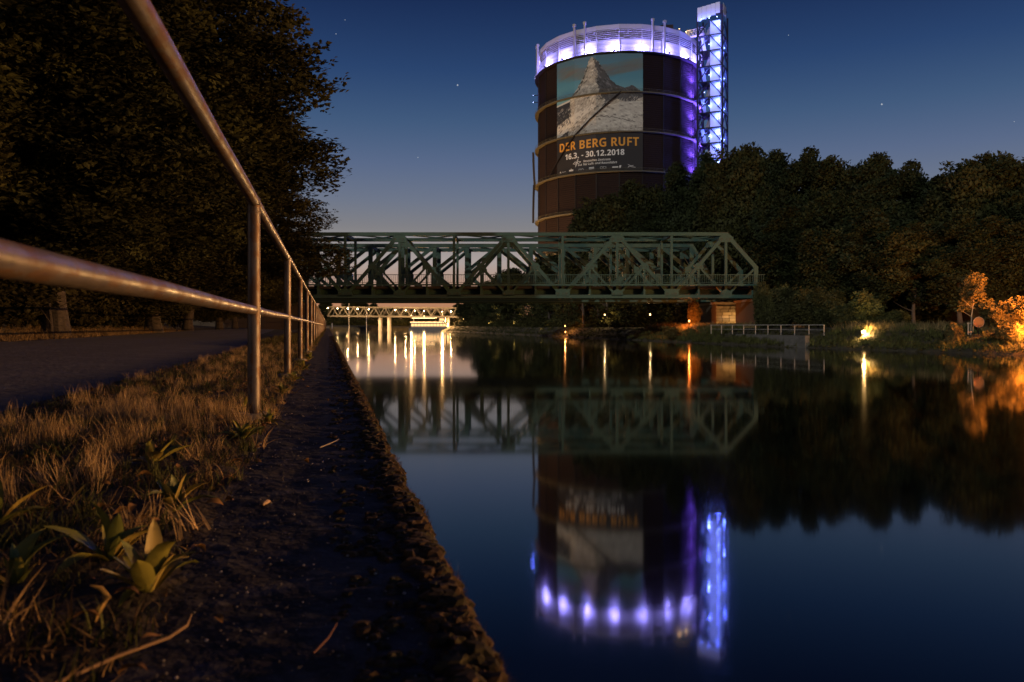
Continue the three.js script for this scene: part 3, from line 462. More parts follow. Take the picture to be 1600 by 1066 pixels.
function trunkGeo(seed, H, r0, lean = 0.04, limbs = 6, spread = 3) {
  const r = rng(seed), pts = [], rad = [], n = 8; let p = V3(0, -0.4, 0), d = V3((r() - 0.5) * lean, 1, (r() - 0.5) * lean);
  for (let i = 0; i <= n; i++) { pts.push(p.clone()); rad.push(r0 * (1 - 0.8 * i / n) * (i === 0 ? 1.35 : 1)); p.addScaledVector(d, H / n); d.x += (r() - 0.5) * 0.16; d.z += (r() - 0.5) * 0.16; }
  const gs = [pathTube(pts, rad, 9)];
  for (let i = 0; i < limbs; i++) { const t = 0.28 + 0.6 * i / limbs, b = pts[Math.floor(t * n)].clone(), az = r() * 6.28 , L = spread * (0.6 + 0.5 * r()), q = []; for (let k = 0; k <= 4; k++) q.push(b.clone().add(V3(Math.cos(az + k * 0.1) * L * k / 4, L * (0.2 * k + 0.05 * k * k) / 2.2, Math.sin(az + k * 0.1) * L * k / 4))); gs.push(pathTube(q, [0.42, 0.32, 0.22, 0.13, 0.05].map((v) => v * r0), 6)); }
  return mergeGeometries(gs);
}
function bushGroup(seed, n, rad, base, tone) { const o = new THREE.Group(), c = crownMesh(seed, SPRAY_BUSH, n, 2, rad, base, tone, 12); c.name = 'foliage'; o.add(c); const t = new THREE.Mesh(trunkGeo(seed + 1, 1.3, 0.035, 0.1, 5, 0.7), M.bark); t.name = 'stem'; o.add(t); return o; }
// four kinds of tree for the far wood, 20 m tall; each tree in the scene is a copy with its own size and turn
const protos = [[41, 6.2, 3.0, [0.036, 0.045, 0.018]], [42, 5.2, 2.2, [0.027, 0.0372, 0.0156]], [43, 6.8, 3.4, [0.042, 0.0468, 0.0168]], [44, 4.6, 2.0, [0.03, 0.042, 0.0192]]].map(([s, rad, base, tone], k) => {
  const o = new THREE.Group(); const c = crownMesh(s, SPRAY_FAR, 3600, 20, rad, base, tone, [34, 60, 30, 70][k], [1, 0.8, 1.05, 0.75][k], [[0.2, 0.18], [0.12, 0.12], [0.22, 0.2], [0.11, 0.13]][k], [0.2, 0.55, 0.1, 0.6][k]); c.name = 'crown'; o.add(c); const t = new THREE.Mesh(trunkGeo(s, 13.5, 0.32, 0.05, 7, 3.4), M.bark); t.name = 'trunk'; t.castShadow = t.receiveShadow = true; o.add(t); return o;
});
function woodTree(kind, pos, height, wide, turn, label, group, name = 'broadleaf_tree') {
  const o = protos[kind].clone(); o.name = numbered(name); o.position.copy(pos); o.scale.set(wide, height / 20, wide); o.rotation.y = turn; scene.add(o); return tag(o, label, 'tree', group);
}
const gy = (p) => groundHeight(p.x, -p.z) - 0.05;
function treeAtPixel(kind, px, top, depth, wide, label, group) { const p = W((px - 800) / 1230 * depth, 0, depth); p.y = gy(p); const h = EYE + (509 - top) / 1230 * depth - p.y; return woodTree(kind, p, h * 1.07, wide * 1.06, R0() * 6.28, label, group); }
{
  const G = 'wood on the far bank';
  const list = [
    [0, 912, 350, 150, 0.9, 'rounded tree just right of the gasholder base, above the bridges'], [2, 948, 312, 146, 1.05, 'rounded dark tree covering the foot of the gasholder banner'],
    [0, 1002, 282, 142, 1.05, 'broad dark tree below the right corner of the banner'], [3, 1058, 266, 138, 1.2, 'dark tree standing below the blue lit flank of the gasholder'],
    [1, 1108, 250, 132, 1.1, 'tall dark tree in front of the foot of the lift tower'], [2, 1160, 237, 126, 1.0, 'tallest rounded tree just right of the lift tower'],
    [3, 1212, 247, 120, 1.1, 'dark tree above the end of the nearer truss bridge'], [1, 1262, 242, 114, 1.05, 'slim topped dark tree second right of the bridge end'],
    [0, 1318, 245, 110, 0.95, 'broad dark tree above the quay railing'], [3, 1372, 252, 106, 1.15, 'dark tree above the low bank floodlight'],
    [1, 1420, 262, 102, 0.95, 'narrow dark tree before the dip in the wood skyline'], [3, 1474, 284, 98, 1.1, 'lower dark tree in the dip of the wood skyline'],
    [2, 1530, 252, 94, 0.85, 'dark tree rising above the staked sapling'], [0, 1592, 248, 90, 0.85, 'tall dark tree above the orange lit bushes'], [1, 1668, 244, 88, 1.0, 'tall dark tree beyond the orange lit bushes'],
    [1, 1232, 330, 98, 0.95, 'lower dark tree directly behind the near abutment'], [0, 1296, 352, 92, 0.75, 'lower dark tree behind the quay railing'], [3, 1360, 335, 88, 0.95, 'lower dark tree behind the low bank floodlight'],
    [2, 1428, 356, 86, 0.7, 'lower dark spreading tree between floodlight and sapling'], [1, 1500, 345, 82, 0.85, 'lower dark tree behind the staked sapling'], [0, 1572, 338, 80, 0.7, 'lower tree catching orange light behind the bushes'], [3, 1650, 330, 78, 0.9, 'lower tree catching orange light beyond the round sign'],
  ];
  for (const a of list) treeAtPixel(a[0], a[1], a[2], a[3], a[4], a[5], G);
  // the row along the far bank beyond the bridges
  [[285, 9.5], [268, 12.5], [250, 16], [232, 17.5], [214, 17], [196, 18], [178, 18.5], [160, 19], [143, 19.5], [127, 20]].forEach(([L, h], i) => { const p = V3(50.5 + (i % 2) * 3 + bankShift(L), 0, -L); p.y = gy(p); woodTree([2, 1, 0, 3][i % 4], p, h, Math.min(1.05, 0.55 + h / 40), R0() * 6.28, ['small tree closing the far bank row beside the bright boat', 'second tree of the far bank row from the bright boat', 'third tree of the far bank row from the bright boat', 'fourth tree of the far bank row from the bright boat', 'fifth tree of the far bank row from the bright boat', 'sixth tree of the far bank row from the bright boat', 'seventh tree of the far bank row from the bright boat', 'eighth tree of the far bank row from the bright boat', 'ninth tree of the far bank row from the bright boat', 'tree of the far bank row nearest the bridges'][i], 'tree row along the far bank'); });
  // trees on the far shore, behind the far bridge
  [[508, 470, 400, 0.7, 0], [530, 480, 410, 0.6, 1], [548, 470, 405, 0.7, 2], [566, 468, 415, 0.7, 0], [584, 470, 410, 0.6, 3], [610, 486, 430, 0.7, 1], [640, 488, 430, 0.7, 2], [668, 488, 425, 0.7, 0], [694, 486, 420, 0.7, 3], [716, 474, 415, 0.8, 1]].forEach(([px, top, d, w, k], i) => treeAtPixel(k, px, top, d, w, ['tree at the far shore seen beside the towpath railing end', 'low tree behind the leftmost lamps of the far bridge', 'tree rising above the far bridge lamps', 'tallest small tree above the far bridge', 'tree behind the middle of the far bridge lamps', 'low tree behind the lit pier of the far bridge', 'low tree behind the bright boat stern', 'low tree behind the bright boat', 'low tree behind the bright boat bow', 'tree at the far shore beside the far bank row'][i], 'trees at the far shore'));
  // the deeper wood, one mass
  const inst = new THREE.InstancedMesh(sprayGeo(12, 18, 1.1, 3.2, 0.3), M.leaf, 9000), r = rng(71); let k = 0;
  while (k < 9000) { const depth = 95 + r() * 75, px = 890 + r() * 900, hm = px < 1150 ? 6 + (px - 890) / 260 * 11 : 15, p = W((px - 800) / 1230 * depth, 0, depth); if (p.x < 62) continue; const g0 = gy(p); _dm.position.set(p.x, g0 + r() * hm * (0.8 + 0.2 * n2(p.x * 0.1, p.z * 0.1)), p.z); _dm.rotation.set(r() - 0.5, r() * 6.28, r() - 0.5); _dm.scale.setScalar(0.7 + 0.5 * r()); _dm.updateMatrix(); inst.setMatrixAt(k, _dm.matrix); const v = 0.7 + 0.5 * r(); inst.setColorAt(k, _c.setRGB(0.026 * v, 0.036 * v, 0.016 * v)); k++; }
  inst.name = 'deep_wood'; scene.add(inst); tag(inst, 'dark mass of the wood behind the far bank trees', 'woodland', null, 'stuff');
}
{
  const r = rng(811), u = [], f = [];
  for (let i = 0; i < 7500; i++) { const L = 104 + Math.pow(r(), 1.1) * 200, a = 47.4 + r() * 9 + bankShift(L), p = V3(a, 0, -L), v = 0.5 + 0.8 * r(); if (W(0, 0, 0) && L < 122 && a < 53) continue; p.y = groundHeight(a, L) + r() * r() * (a < 49 ? 1.6 : 6.5); u.push({ p, s: 0.7 + 0.6 * r(), ry: r() * 6.28, rx: r() - 0.5, rz: r() - 0.5, c: [0.05 * v, 0.052 * v, 0.018 * v] }); }
  for (let i = 0; i < 3600; i++) { const d = 381 + r() * 30, px = 490 + r() * 260, p = W((px - 800) / 1230 * d, 0, d), v = 0.5 + 0.8 * r(); p.y = Math.max(0.6, groundHeight(p.x, -p.z)) + r() * (d > 392 ? 7 : 2.2); f.push({ p, s: 1.3 + 0.7 * r(), ry: r() * 6.28, rx: r() - 0.5, rz: r() - 0.5, c: [0.045 * v, 0.046 * v, 0.016 * v] }); }
  const put = (name, items, label) => { const m = new THREE.InstancedMesh(SPRAY_FAR, M.leaf, items.length); items.forEach((it, i) => { _dm.position.copy(it.p); _dm.rotation.set(it.rx, it.ry, it.rz); _dm.scale.setScalar(it.s); _dm.updateMatrix(); m.setMatrixAt(i, _dm.matrix); m.setColorAt(i, _c.setRGB(...it.c)); }); m.name = name; scene.add(m); tag(m, label, 'undergrowth', null, 'stuff'); };
  put('bank_undergrowth', u, 'dark undergrowth below the far bank tree row'); put('shore_undergrowth', f, 'dark scrub on the shore behind the far bridge');
}
// near bank trees and bushes on the left
{
  const mk = (seed, H, rad, base, n, tone) => { const o = new THREE.Group(), c = crownMesh(seed, SPRAY_NEAR, n, H, rad, base, tone, 64, 1, [0.13, 0.15], 0.42); c.name = 'crown'; o.add(c); const t = new THREE.Mesh(trunkGeo(seed, H * 0.8, 0.24, 0.05, 9, rad * 0.6), M.bark); t.name = 'trunk'; o.add(t); return o; };
  const P = [mk(51, 13, 6.2, 1.4, 20000, [0.04, 0.046, 0.019]), mk(52, 13, 5.6, 0.9, 20000, [0.044, 0.046, 0.019])];
  const put = (k, a, L, h, w, turn, label) => { const o = P[k].clone(); o.name = numbered('towpath_tree'); o.position.set(a, leftHeight(a, L) - 0.05, -L); o.scale.set(w, h / 13, w); o.rotation.y = turn; scene.add(o); return tag(o, label, 'tree', 'trees along the towpath'); };
  put(0, -6.7, 22, 11.0, 1.28, 0.5, 'big leafy tree overhanging the towpath in front of the bridge end');
  put(1, -9.2, 14.5, 13.5, 1.1, 2.1, 'dark leafy tree rising behind the upper handrail');
  put(0, -11.5, 9, 14, 1.05, 3.3, 'dark leafy tree filling the upper left of the view');
  put(1, -8.8, 33, 10.5, 1.0, 4.4, 'leafy tree behind the big one, towards the bridge');
  put(0, -9.5, 46, 10, 0.95, 5.2, 'leafy tree farthest along the towpath before the bridge');
  put(1, -7.0, 35, 8.6, 1.4, 1.2, 'low spreading tree overhanging the path toward the bridge');
  put(0, -8.2, 50, 8.0, 1.3, 3.9, 'spreading tree over the path just before the bridge');
  put(1, -8.4, 66, 8.5, 1.3, 0.2, 'spreading tree over the path, second before the bridge');
  put(0, -9, 82, 8.5, 1.3, 2.4, 'tree over the path right against the bridge');
  [[-27, 32, 24], [-34, 44, 27], [-24, 52, 22], [-42, 36, 28], [-30, 14, 25], [-19, -8, 22], [-30, -24, 24], [-20, 66, 18], [-15, 53, 25], [-20, 45, 28], [-36, 56, 28]].forEach(([a, L, h], i) => woodTree(i % 4, V3(a, 2.2, -L), h, 1.35, i, 'mostly unseen tall tree added for its shade behind the towpath trees', 'wood behind the towpath trees'));  // added trees, nearly all out of view, placed to shade the left of the bridge
  put(1, -16, 17, 15, 1.2, 0.9, 'tall dark tree behind the towpath trees');
  put(0, -11.5, 0, 14, 1.1, 1.7, 'unseen leafy tree added for shade beside the towpath, level with the viewer');  // this tree and the next two are out of view, added for their shade
  put(1, -10.5, -12, 14, 1.2, 5.9, 'unseen leafy tree added for shade beside the towpath, behind the viewer');
  put(0, -9.5, -24, 13, 1.2, 2.9, 'unseen leafy tree added for shade beside the towpath, farther behind the viewer');
  const bush = (k, a, L, w, h, label) => { const o = bushGroup(200 + k, 1500, 1.3, 0.1, [0.045, 0.043, 0.018]); o.name = numbered('bush'); o.position.set(a, leftHeight(a, L), -L); o.scale.set(w, h / 2, w); scene.add(o); return tag(o, label, 'bush', 'bushes behind the towpath'); };
  const bl = ['bush behind the towpath at the left edge of view', 'bush second from the left edge behind the towpath', 'bush third from the left edge behind the towpath', 'bush fourth from the left edge behind the towpath', 'bush beside the thin orange lit sapling trunk', 'bush just behind the thin orange lit sapling', 'bush seen left of the first railing post', 'bush seen just right of the first railing post', 'bush between first and second railing posts', 'bush near the second railing post, behind the path', 'bush near the third railing post, behind the path', 'last bush before the bridge behind the path'];
  [[-8.6, 8.2], [-8.2, 10.2], [-8.0, 12.6], [-8.1, 15], [-7.8, 17.6], [-7.9, 20.4], [-7.9, 23.5], [-8.4, 27], [-8.6, 31], [-8.8, 36], [-9.2, 42], [-9.6, 50]].forEach(([a, L], i) => bush(i, a, L, 1.25, 2.6 + 0.6 * Math.sin(i * 2.3), bl[i]));
  // thin sapling by the path
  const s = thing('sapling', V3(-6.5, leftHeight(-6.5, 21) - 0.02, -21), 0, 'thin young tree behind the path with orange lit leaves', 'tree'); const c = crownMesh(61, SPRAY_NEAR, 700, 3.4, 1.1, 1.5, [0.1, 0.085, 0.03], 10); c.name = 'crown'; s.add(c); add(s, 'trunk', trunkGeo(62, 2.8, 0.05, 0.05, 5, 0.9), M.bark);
}

// ---------------------------------------------------------------- grass, moss, plants of the verge
function tuftGeo(seed, blades, h, spread, width, curl) {
  const r = rng(seed), pos = [], idx = [];
  for (let i = 0; i < blades; i++) {
    const az = r() * 6.28, o = V3((r() - 0.5) * spread, 0, (r() - 0.5) * spread), H = h * (0.55 + 0.6 * r()), bend = curl * (0.3 + r()), w = width * (0.7 + 0.6 * r()), sx = -Math.sin(az) * w / 2, sz = Math.cos(az) * w / 2, k = pos.length / 3, n = 3;
    for (let j = 0; j <= n; j++) { const t = j / n, out = H * bend * t * t, y = H * (t - 0.35 * bend * t * t), q = 1 - t * 0.9; pos.push(o.x + Math.cos(az) * out + sx * q, y, o.z + Math.sin(az) * out + sz * q, o.x + Math.cos(az) * out - sx * q, y, o.z + Math.sin(az) * out - sz * q); if (j) { const a = k + (j - 1) * 2; idx.push(a, a + 1, a + 2, a + 1, a + 3, a + 2); } }
  }
  const g = new THREE.BufferGeometry(); g.setAttribute('position', new THREE.Float32BufferAttribute(pos, 3)); g.setIndex(idx); g.computeVertexNormals(); return g;
}
function scatter(name, geo, mat, items, label, category) {
  const m = new THREE.InstancedMesh(geo, mat, items.length); items.forEach((it, i) => { _dm.position.copy(it.p); _dm.rotation.set(it.rx || 0, it.ry || 0, it.rz || 0); _dm.scale.set(it.s * (it.sx || 1), it.s * (it.sy || 1), it.s * (it.sx || 1)); _dm.updateMatrix(); m.setMatrixAt(i, _dm.matrix); m.setColorAt(i, _c.setRGB(...it.c)); });
  m.name = numbered(name); m.castShadow = m.receiveShadow = true; scene.add(m); return tag(m, label, category, null, 'stuff');
}
{
  const r = rng(301), dry = [], low = [], green = [];
  const clear = [[-0.29, 1.42, 0.1], [-0.4, 1.62, 0.08], [-0.36, 2.02, 0.1], [-0.52, 1.5, 0.08], [-0.33, 3.25, 0.12], [-0.72, 1.95, 0.09], [-0.55, 2.7, 0.08], [-0.62, 1.2, 0.08]];
  const hot = (a, L) => { const v = 0.5 + 0.5 * (0.7 * n2(a * 2.3 + 4, L * 1.5) + 0.5 * n2(a * 6, L * 4.2)); return Math.max(0, Math.min(1, v + 0.55 * Math.exp(-(((a + 0.75) / 0.35) ** 2) - (((L - 4.1) / 0.5) ** 2)))); };  // dry clump by the first post; extra, paler straw there paints brighter light
  for (let i = 0; i < 26000; i++) {
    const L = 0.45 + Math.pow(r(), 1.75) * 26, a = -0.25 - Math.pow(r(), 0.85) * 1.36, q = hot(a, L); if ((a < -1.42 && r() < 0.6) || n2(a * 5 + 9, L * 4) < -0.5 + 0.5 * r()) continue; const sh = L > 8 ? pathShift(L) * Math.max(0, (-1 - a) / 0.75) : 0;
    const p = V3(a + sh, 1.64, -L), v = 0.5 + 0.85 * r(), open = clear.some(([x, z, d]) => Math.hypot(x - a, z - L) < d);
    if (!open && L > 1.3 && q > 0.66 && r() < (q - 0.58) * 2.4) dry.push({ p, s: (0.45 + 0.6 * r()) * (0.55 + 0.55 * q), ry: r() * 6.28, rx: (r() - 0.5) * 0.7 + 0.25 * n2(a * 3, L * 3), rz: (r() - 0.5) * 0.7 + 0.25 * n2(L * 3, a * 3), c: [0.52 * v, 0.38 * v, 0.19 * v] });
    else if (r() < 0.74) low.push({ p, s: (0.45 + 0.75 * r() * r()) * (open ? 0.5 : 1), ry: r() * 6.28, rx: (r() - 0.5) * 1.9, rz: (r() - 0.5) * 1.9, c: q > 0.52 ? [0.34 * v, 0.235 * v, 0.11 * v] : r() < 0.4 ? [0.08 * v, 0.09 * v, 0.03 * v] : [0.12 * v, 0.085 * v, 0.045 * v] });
    else if (!open) green.push({ p, s: 0.4 + 0.5 * r(), ry: r() * 6.28, rx: (r() - 0.5) * 1.2, rz: (r() - 0.5) * 1.2, c: [0.085 * v, 0.1 * v, 0.03 * v] });
  }
  for (let i = 0; i < 2600; i++) { const L = 5 + Math.pow(r(), 1.2) * 40, a = -5.7 - r() * 2.6 + pathShift(L), v = 0.5 + 0.7 * r(); low.push({ p: V3(a, leftHeight(a, L), -L), s: 1.6 + 1.6 * r(), ry: r() * 6.28, rx: (r() - 0.5) * 0.5, rz: (r() - 0.5) * 0.5, c: [0.27 * v, 0.19 * v, 0.09 * v] }); }
  for (let i = 0; i < 2500; i++) { const L = 18 + Math.pow(r(), 1.2) * 60, a = -0.3 - r() * 1.3, v = 0.5 + 0.7 * r(); green.push({ p: V3(a, 1.63, -L), s: 1.2 + 1.3 * r(), ry: r() * 6.28, c: [0.13 * v, 0.12 * v, 0.045 * v] }); }
  const dead = []; for (let i = 0; i < 420; i++) { const L = 0.7 + Math.pow(r(), 1.6) * 9, a = -0.2 - r() * 1.35 + (r() < 0.15 ? 0.2 : 0), v = 0.5 + 0.8 * r(); dead.push({ p: V3(a, 1.668 + 0.02 * r(), -L), s: 0.35 + 0.4 * r(), ry: r() * 6.28, rx: (r() - 0.5) * 1.2, rz: (r() - 0.5) * 1.2, c: [0.3 * v, 0.17 * v, 0.06 * v] }); }
  scatter('dead_leaves', leafGeo(0.07, 0.03, 1.1, 2), M.grass, dead, 'small brown dead leaves lying in the verge', 'leaves');
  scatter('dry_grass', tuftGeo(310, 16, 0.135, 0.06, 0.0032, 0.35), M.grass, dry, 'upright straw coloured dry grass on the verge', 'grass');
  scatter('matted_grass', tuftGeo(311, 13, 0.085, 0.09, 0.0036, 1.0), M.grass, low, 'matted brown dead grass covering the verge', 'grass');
  scatter('green_grass', tuftGeo(312, 11, 0.095, 0.07, 0.006, 0.7), M.grass, green, 'darker green grass between the dry grass', 'grass');
}
{ // moss cushions along the lip of the quay, thinner on its top
  const r = rng(401), items = [];
  const g = new THREE.IcosahedronGeometry(1, 1); const p = g.attributes.position; for (let i = 0; i < p.count; i++) { const v = V3(p.getX(i), p.getY(i), p.getZ(i)); const k = 1 + 0.35 * n3(v.x * 2.3, v.y * 2.3, v.z * 2.3); p.setXYZ(i, v.x * k, v.y * k * 0.75, v.z * k); } g.computeVertexNormals();
  for (let i = 0; i < 15000; i++) { const L = 0.6 + Math.pow(r(), 2.0) * 34, e = Math.pow(r(), 2.1), a = 0.215 - e * 0.2 + 0.02 * n2(L * 2.1, 1) , v = 0.5 + 0.9 * r(); if (e > 0.3 && n2(a * 14, L * 5) < 0.0) continue; items.push({ p: V3(a, 1.647 - (a > 0.2 ? (a - 0.2) * 1.6 : 0) - (r() < 0.25 && e < 0.06 ? r() * 0.05 : 0), -L), s: 0.005 + 0.014 * Math.pow(r(), 1.6) * (e < 0.3 ? 1.4 : 0.7), ry: r() * 6.28, sy: 0.7 + 0.5 * r(), c: r() < 0.6 ? [0.075 * v, 0.05 * v, 0.026 * v] : [0.05 * v, 0.045 * v, 0.02 * v] }); }
  scatter('moss', g, std(1, 1, 1, 1), items, 'brown and dark moss cushions along the quay lip', 'moss');
  const shoots = []; for (let i = 0; i < 5200; i++) { const L = 0.6 + Math.pow(r(), 1.9) * 26, v = 0.5 + 0.8 * r(), e = Math.pow(r(), 2); shoots.push({ p: V3(0.222 - e * 0.09 + 0.02 * n2(L * 2.1, 1), 1.645 - r() * 0.012, -L), s: 0.07 + 0.1 * r(), ry: r() * 6.28, rx: (r() - 0.5) * 0.9, rz: (r() - 0.5) * 0.9 - 0.3, c: [0.15 * v, 0.09 * v, 0.042 * v] }); }
  scatter('moss_shoots', tuftGeo(313, 9, 0.12, 0.09, 0.006, 0.8), M.grass, shoots, 'short brown moss shoots fringing the quay lip', 'moss');
  const peb = []; for (let i = 0; i < 2600; i++) { const L = 0.7 + Math.pow(r(), 1.5) * 9, a = -0.26 + r() * 0.42, b = r(); peb.push({ p: V3(a, 1.652, -L), s: 0.0012 + 0.0028 * Math.pow(r(), 3), sy: 0.6, ry: r() * 6.28, c: b > 0.9 ? [0.5, 0.48, 0.44] : [0.09 + 0.1 * b, 0.085 + 0.1 * b, 0.085 + 0.09 * b] }); }
  scatter('grit', new THREE.IcosahedronGeometry(1, 0), std(1, 1, 1, 0.9), peb, 'fine grit scattered over the quay top', 'grit');
}
// broad-leaved weeds, each with its own leaves
function leafGeo(len, wid, curl, tip) {
  const pos = [], idx = [], n = 7;
  for (let i = 0; i <= n; i++) { const t = i / n, w = wid * Math.pow(Math.sin(Math.PI * Math.min(1, 0.06 + t * 0.94)), 0.8) * (t < 0.15 ? 0.35 + t * 3 : 1), z = len * t * (1 - 0.12 * curl * t), y = len * (0.5 * t - curl * t * t * 0.55); const wave = 0.03 * wid * Math.sin(i * 2.1 + tip); pos.push(-w / 2, y + w * 0.22 + wave, z, 0, y, z, w / 2, y + w * 0.22 - wave, z); if (i) { const a = (i - 1) * 3; idx.push(a, a + 3, a + 1, a + 1, a + 3, a + 4, a + 1, a + 4, a + 2, a + 2, a + 4, a + 5); } }
  const g = new THREE.BufferGeometry(); g.setAttribute('position', new THREE.Float32BufferAttribute(pos, 3)); g.setIndex(idx); g.computeVertexNormals(); return g;
}
{
  const LG = [leafGeo(0.12, 0.03, 0.5, 0), leafGeo(0.115, 0.034, 0.9, 1), leafGeo(0.1, 0.026, 0.2, 2), leafGeo(0.13, 0.028, 1.2, 3)];
  const LM = [[0.3, 0.29, 0.055], [0.22, 0.24, 0.045], [0.36, 0.29, 0.07], [0.15, 0.18, 0.04]].map((c) => std(...c, 0.5));
  const list = [
    [-0.29, 1.42, 9, 1.0, 'large broad-leaved weed at the edge of the quay top'], [-0.4, 1.62, 7, 0.9, 'broad-leaved weed just left of the large one'], [-0.36, 2.02, 8, 0.85, 'broad-leaved weed beyond the large one, by the quay top'], [-0.52, 1.5, 6, 0.8, 'broad-leaved weed near the lower left corner'],
    [-0.33, 3.25, 12, 1.35, 'bushy pale weed in front of the first railing post'], [-0.27, 3.75, 9, 1.0, 'weed clump right of the foot of the first post'], [-0.72, 1.95, 6, 1.0, 'broad-leaved weed low at the left edge'], [-0.3, 5.4, 8, 1.2, 'weed between the first and second railing posts'],
    [-0.28, 6.6, 9, 1.4, 'weed just before the second railing post'], [-0.26, 8.2, 9, 1.5, 'weed just past the second railing post'], [-0.55, 2.7, 6, 0.9, 'single weed with a tall leaf in the matted grass'], [-0.45, 4.5, 7, 1.1, 'weed left of the gap behind the first post'],
    [-0.25, 10.6, 9, 1.6, 'weed just past the third railing post'], [-0.62, 1.2, 6, 0.9, 'weed in the dark lower left corner'],
  ];
  list.forEach(([a, L, n, s, label], i) => {
    const r = rng(500 + i), o = thing('broadleaf_weed', V3(a, 1.645, -L), r() * 6, label, 'weed', 'weeds on the verge');
    n = Math.round(n * (L > 3 ? 2.2 : 1.8));
    for (let k = 0; k < n; k++) { const m = add(o, 'leaf', LG[(r() * 4) | 0], LM[(r() * 4) | 0]); m.rotation.order = 'YXZ'; m.rotation.set(-0.95 * r() - 0.15, k / n * 6.28 + r() * 0.6, (r() - 0.5) * 0.5); m.scale.setScalar(s * (L > 3 ? 0.62 : 1.05) * (0.7 + 0.6 * r())); }
  });
  // fallen twigs and leaves
  const twig = (pts, rad, label, mat) => { const g = pathTube(pts.map((q) => V3(...q)), rad, 7); const m = add(scene, 'twig', g, mat); tag(m, label, 'twig', 'twigs on the quay'); };
  const tm = std(0.3, 0.2, 0.11, 0.8), dm = std(0.16, 0.08, 0.06, 0.8);
  twig([[-0.42, 1.652, -0.98], [-0.34, 1.658, -1.06], [-0.27, 1.664, -1.13], [-0.215, 1.668, -1.17], [-0.197, 1.672, -1.2], [-0.193, 1.682, -1.215]], [0.0026, 0.0027, 0.0026, 0.0025, 0.0024, 0.001], 'long bent stalk lying at the bottom edge of the quay top', tm);
  twig([[-0.02, 1.656, -1.1], [0.0, 1.66, -1.14], [0.012, 1.668, -1.17]], [0.0016, 0.0018, 0.0008], 'small reddish forked twig on the dark quay top', dm);
  twig([[-0.03, 1.657, -2.95], [0.0, 1.66, -3.0], [0.04, 1.663, -3.1]], [0.002, 0.0025, 0.001], 'pale short twig lying on the quay top farther on', std(0.4, 0.36, 0.28, 0.8));
  twig([[-0.34, 1.66, -1.28], [-0.335, 1.675, -1.29], [-0.325, 1.69, -1.295], [-0.335, 1.703, -1.3], [-0.35, 1.708, -1.3]], [0.004, 0.006, 0.006, 0.004, 0.001], 'curled ochre dead leaf standing below the large weed', std(0.3, 0.2, 0.05, 0.7));
  twig([[-0.16, 1.655, -2.05], [-0.15, 1.659, -2.06], [-0.145, 1.655, -2.08]], [0.004, 0.006, 0.003], 'tiny pale leaf scrap on the bluish quay top', std(0.55, 0.4, 0.25, 0.7));
}

// ---------------------------------------------------------------- towpath railing
{
  const o = thing('railing', V3(-0.35, 1.63, 0), 0, 'long weathered tubular handrail with posts along the quay', 'railing');
  const uvm = (g, len) => { const u = g.attributes.uv; for (let i = 0; i < u.count; i++) u.setXY(i, u.getX(i) * 0.3, u.getY(i) * len * 0.8); return g; };
  const railGeo = (y, r) => { const seg = [], pts = []; for (let L = -2.2; L <= 10; L += 0.4) pts.push(V3(0.0025 * n2(L * 0.5, y), y + 0.003 * n2(L * 0.45, y + 5), -L)); for (let L = 13; L <= 130; L += 3.18) pts.push(V3(0.004 * n2(L, y), y + 0.004 * n2(L, y + 5), -L)); const g = pathTube(pts, pts.map(() => r), 20); const u = g.attributes.uv; for (let i = 0; i < u.count; i++) u.setXY(i, u.getX(i) * 0.35, -g.attributes.position.getZ(i) * 1.1); return g; };
  add(o, 'top_rail', railGeo(1.07, 0.0265), M.steelRail); add(o, 'middle_rail', railGeo(0.545, 0.0215), M.steelRail);
  const pg = uvm(new THREE.CylinderGeometry(0.03, 0.03, 1.06, 22, 4), 1), cg = new THREE.CylinderGeometry(0.0325, 0.0325, 0.012, 22), sg = new THREE.TorusGeometry(0.027, 0.004, 8, 20), fg = new THREE.CylinderGeometry(0.075, 0.095, 0.05, 14);
  for (let k = -1; k < 40; k++) { const L = 3.98 + 3.19 * k, p = add(o, 'post', pg, M.steelRail); p.position.set(0, 0.52, -L); p.rotation.y = k * 1.7; if (L < 14) { const w = add(p, 'weld_collar', cg, M.steelRail); w.position.y = 0.497; const c = add(p, 'rail_sleeve', sg, M.steelRail); c.position.y = 0.55; const ft = add(p, 'footing', fg, M.concrete); ft.position.y = -0.495; } }
}

// ---------------------------------------------------------------- the far bank: quay wall, railing, lamps, signs, planting
const bankPoint = (a, L) => V3(a, groundHeight(a, L), -L);
{
  const w = thing('concrete_quay', V3(44.75, 0, -75), 0, 'low concrete quay wall below the thin railing on the far bank', 'wall');
  for (let k = 0; k < 6; k++) boxPart(w, 'wall_block', M.oldConcrete, -0.35 * (2.5 - k) * -1 * -1, 0.3, 7.5 - k * 3, 0.5, 1.72, 2.97).rotation.y = 0.11;
  const r = thing('bank_railing', V3(44.75, 1.15, -75), 0, 'thin grey railing on the concrete quay of the far bank', 'railing'), steel = std(0.5, 0.48, 0.44, 0.5, 0.3);
  const at = (z, y) => V3(0.117 * z * 1, y, z);
  bar(r, 'top_rail', steel, at(9, 1.02), at(-9.6, 1.02), 0.06); bar(r, 'middle_rail', steel, at(9, 0.55), at(-9.6, 0.55), 0.035); for (let z = 9; z > -10; z -= 2.05) bar(r, 'post', steel, at(z, 0), at(z, 1.02), 0.06);
}
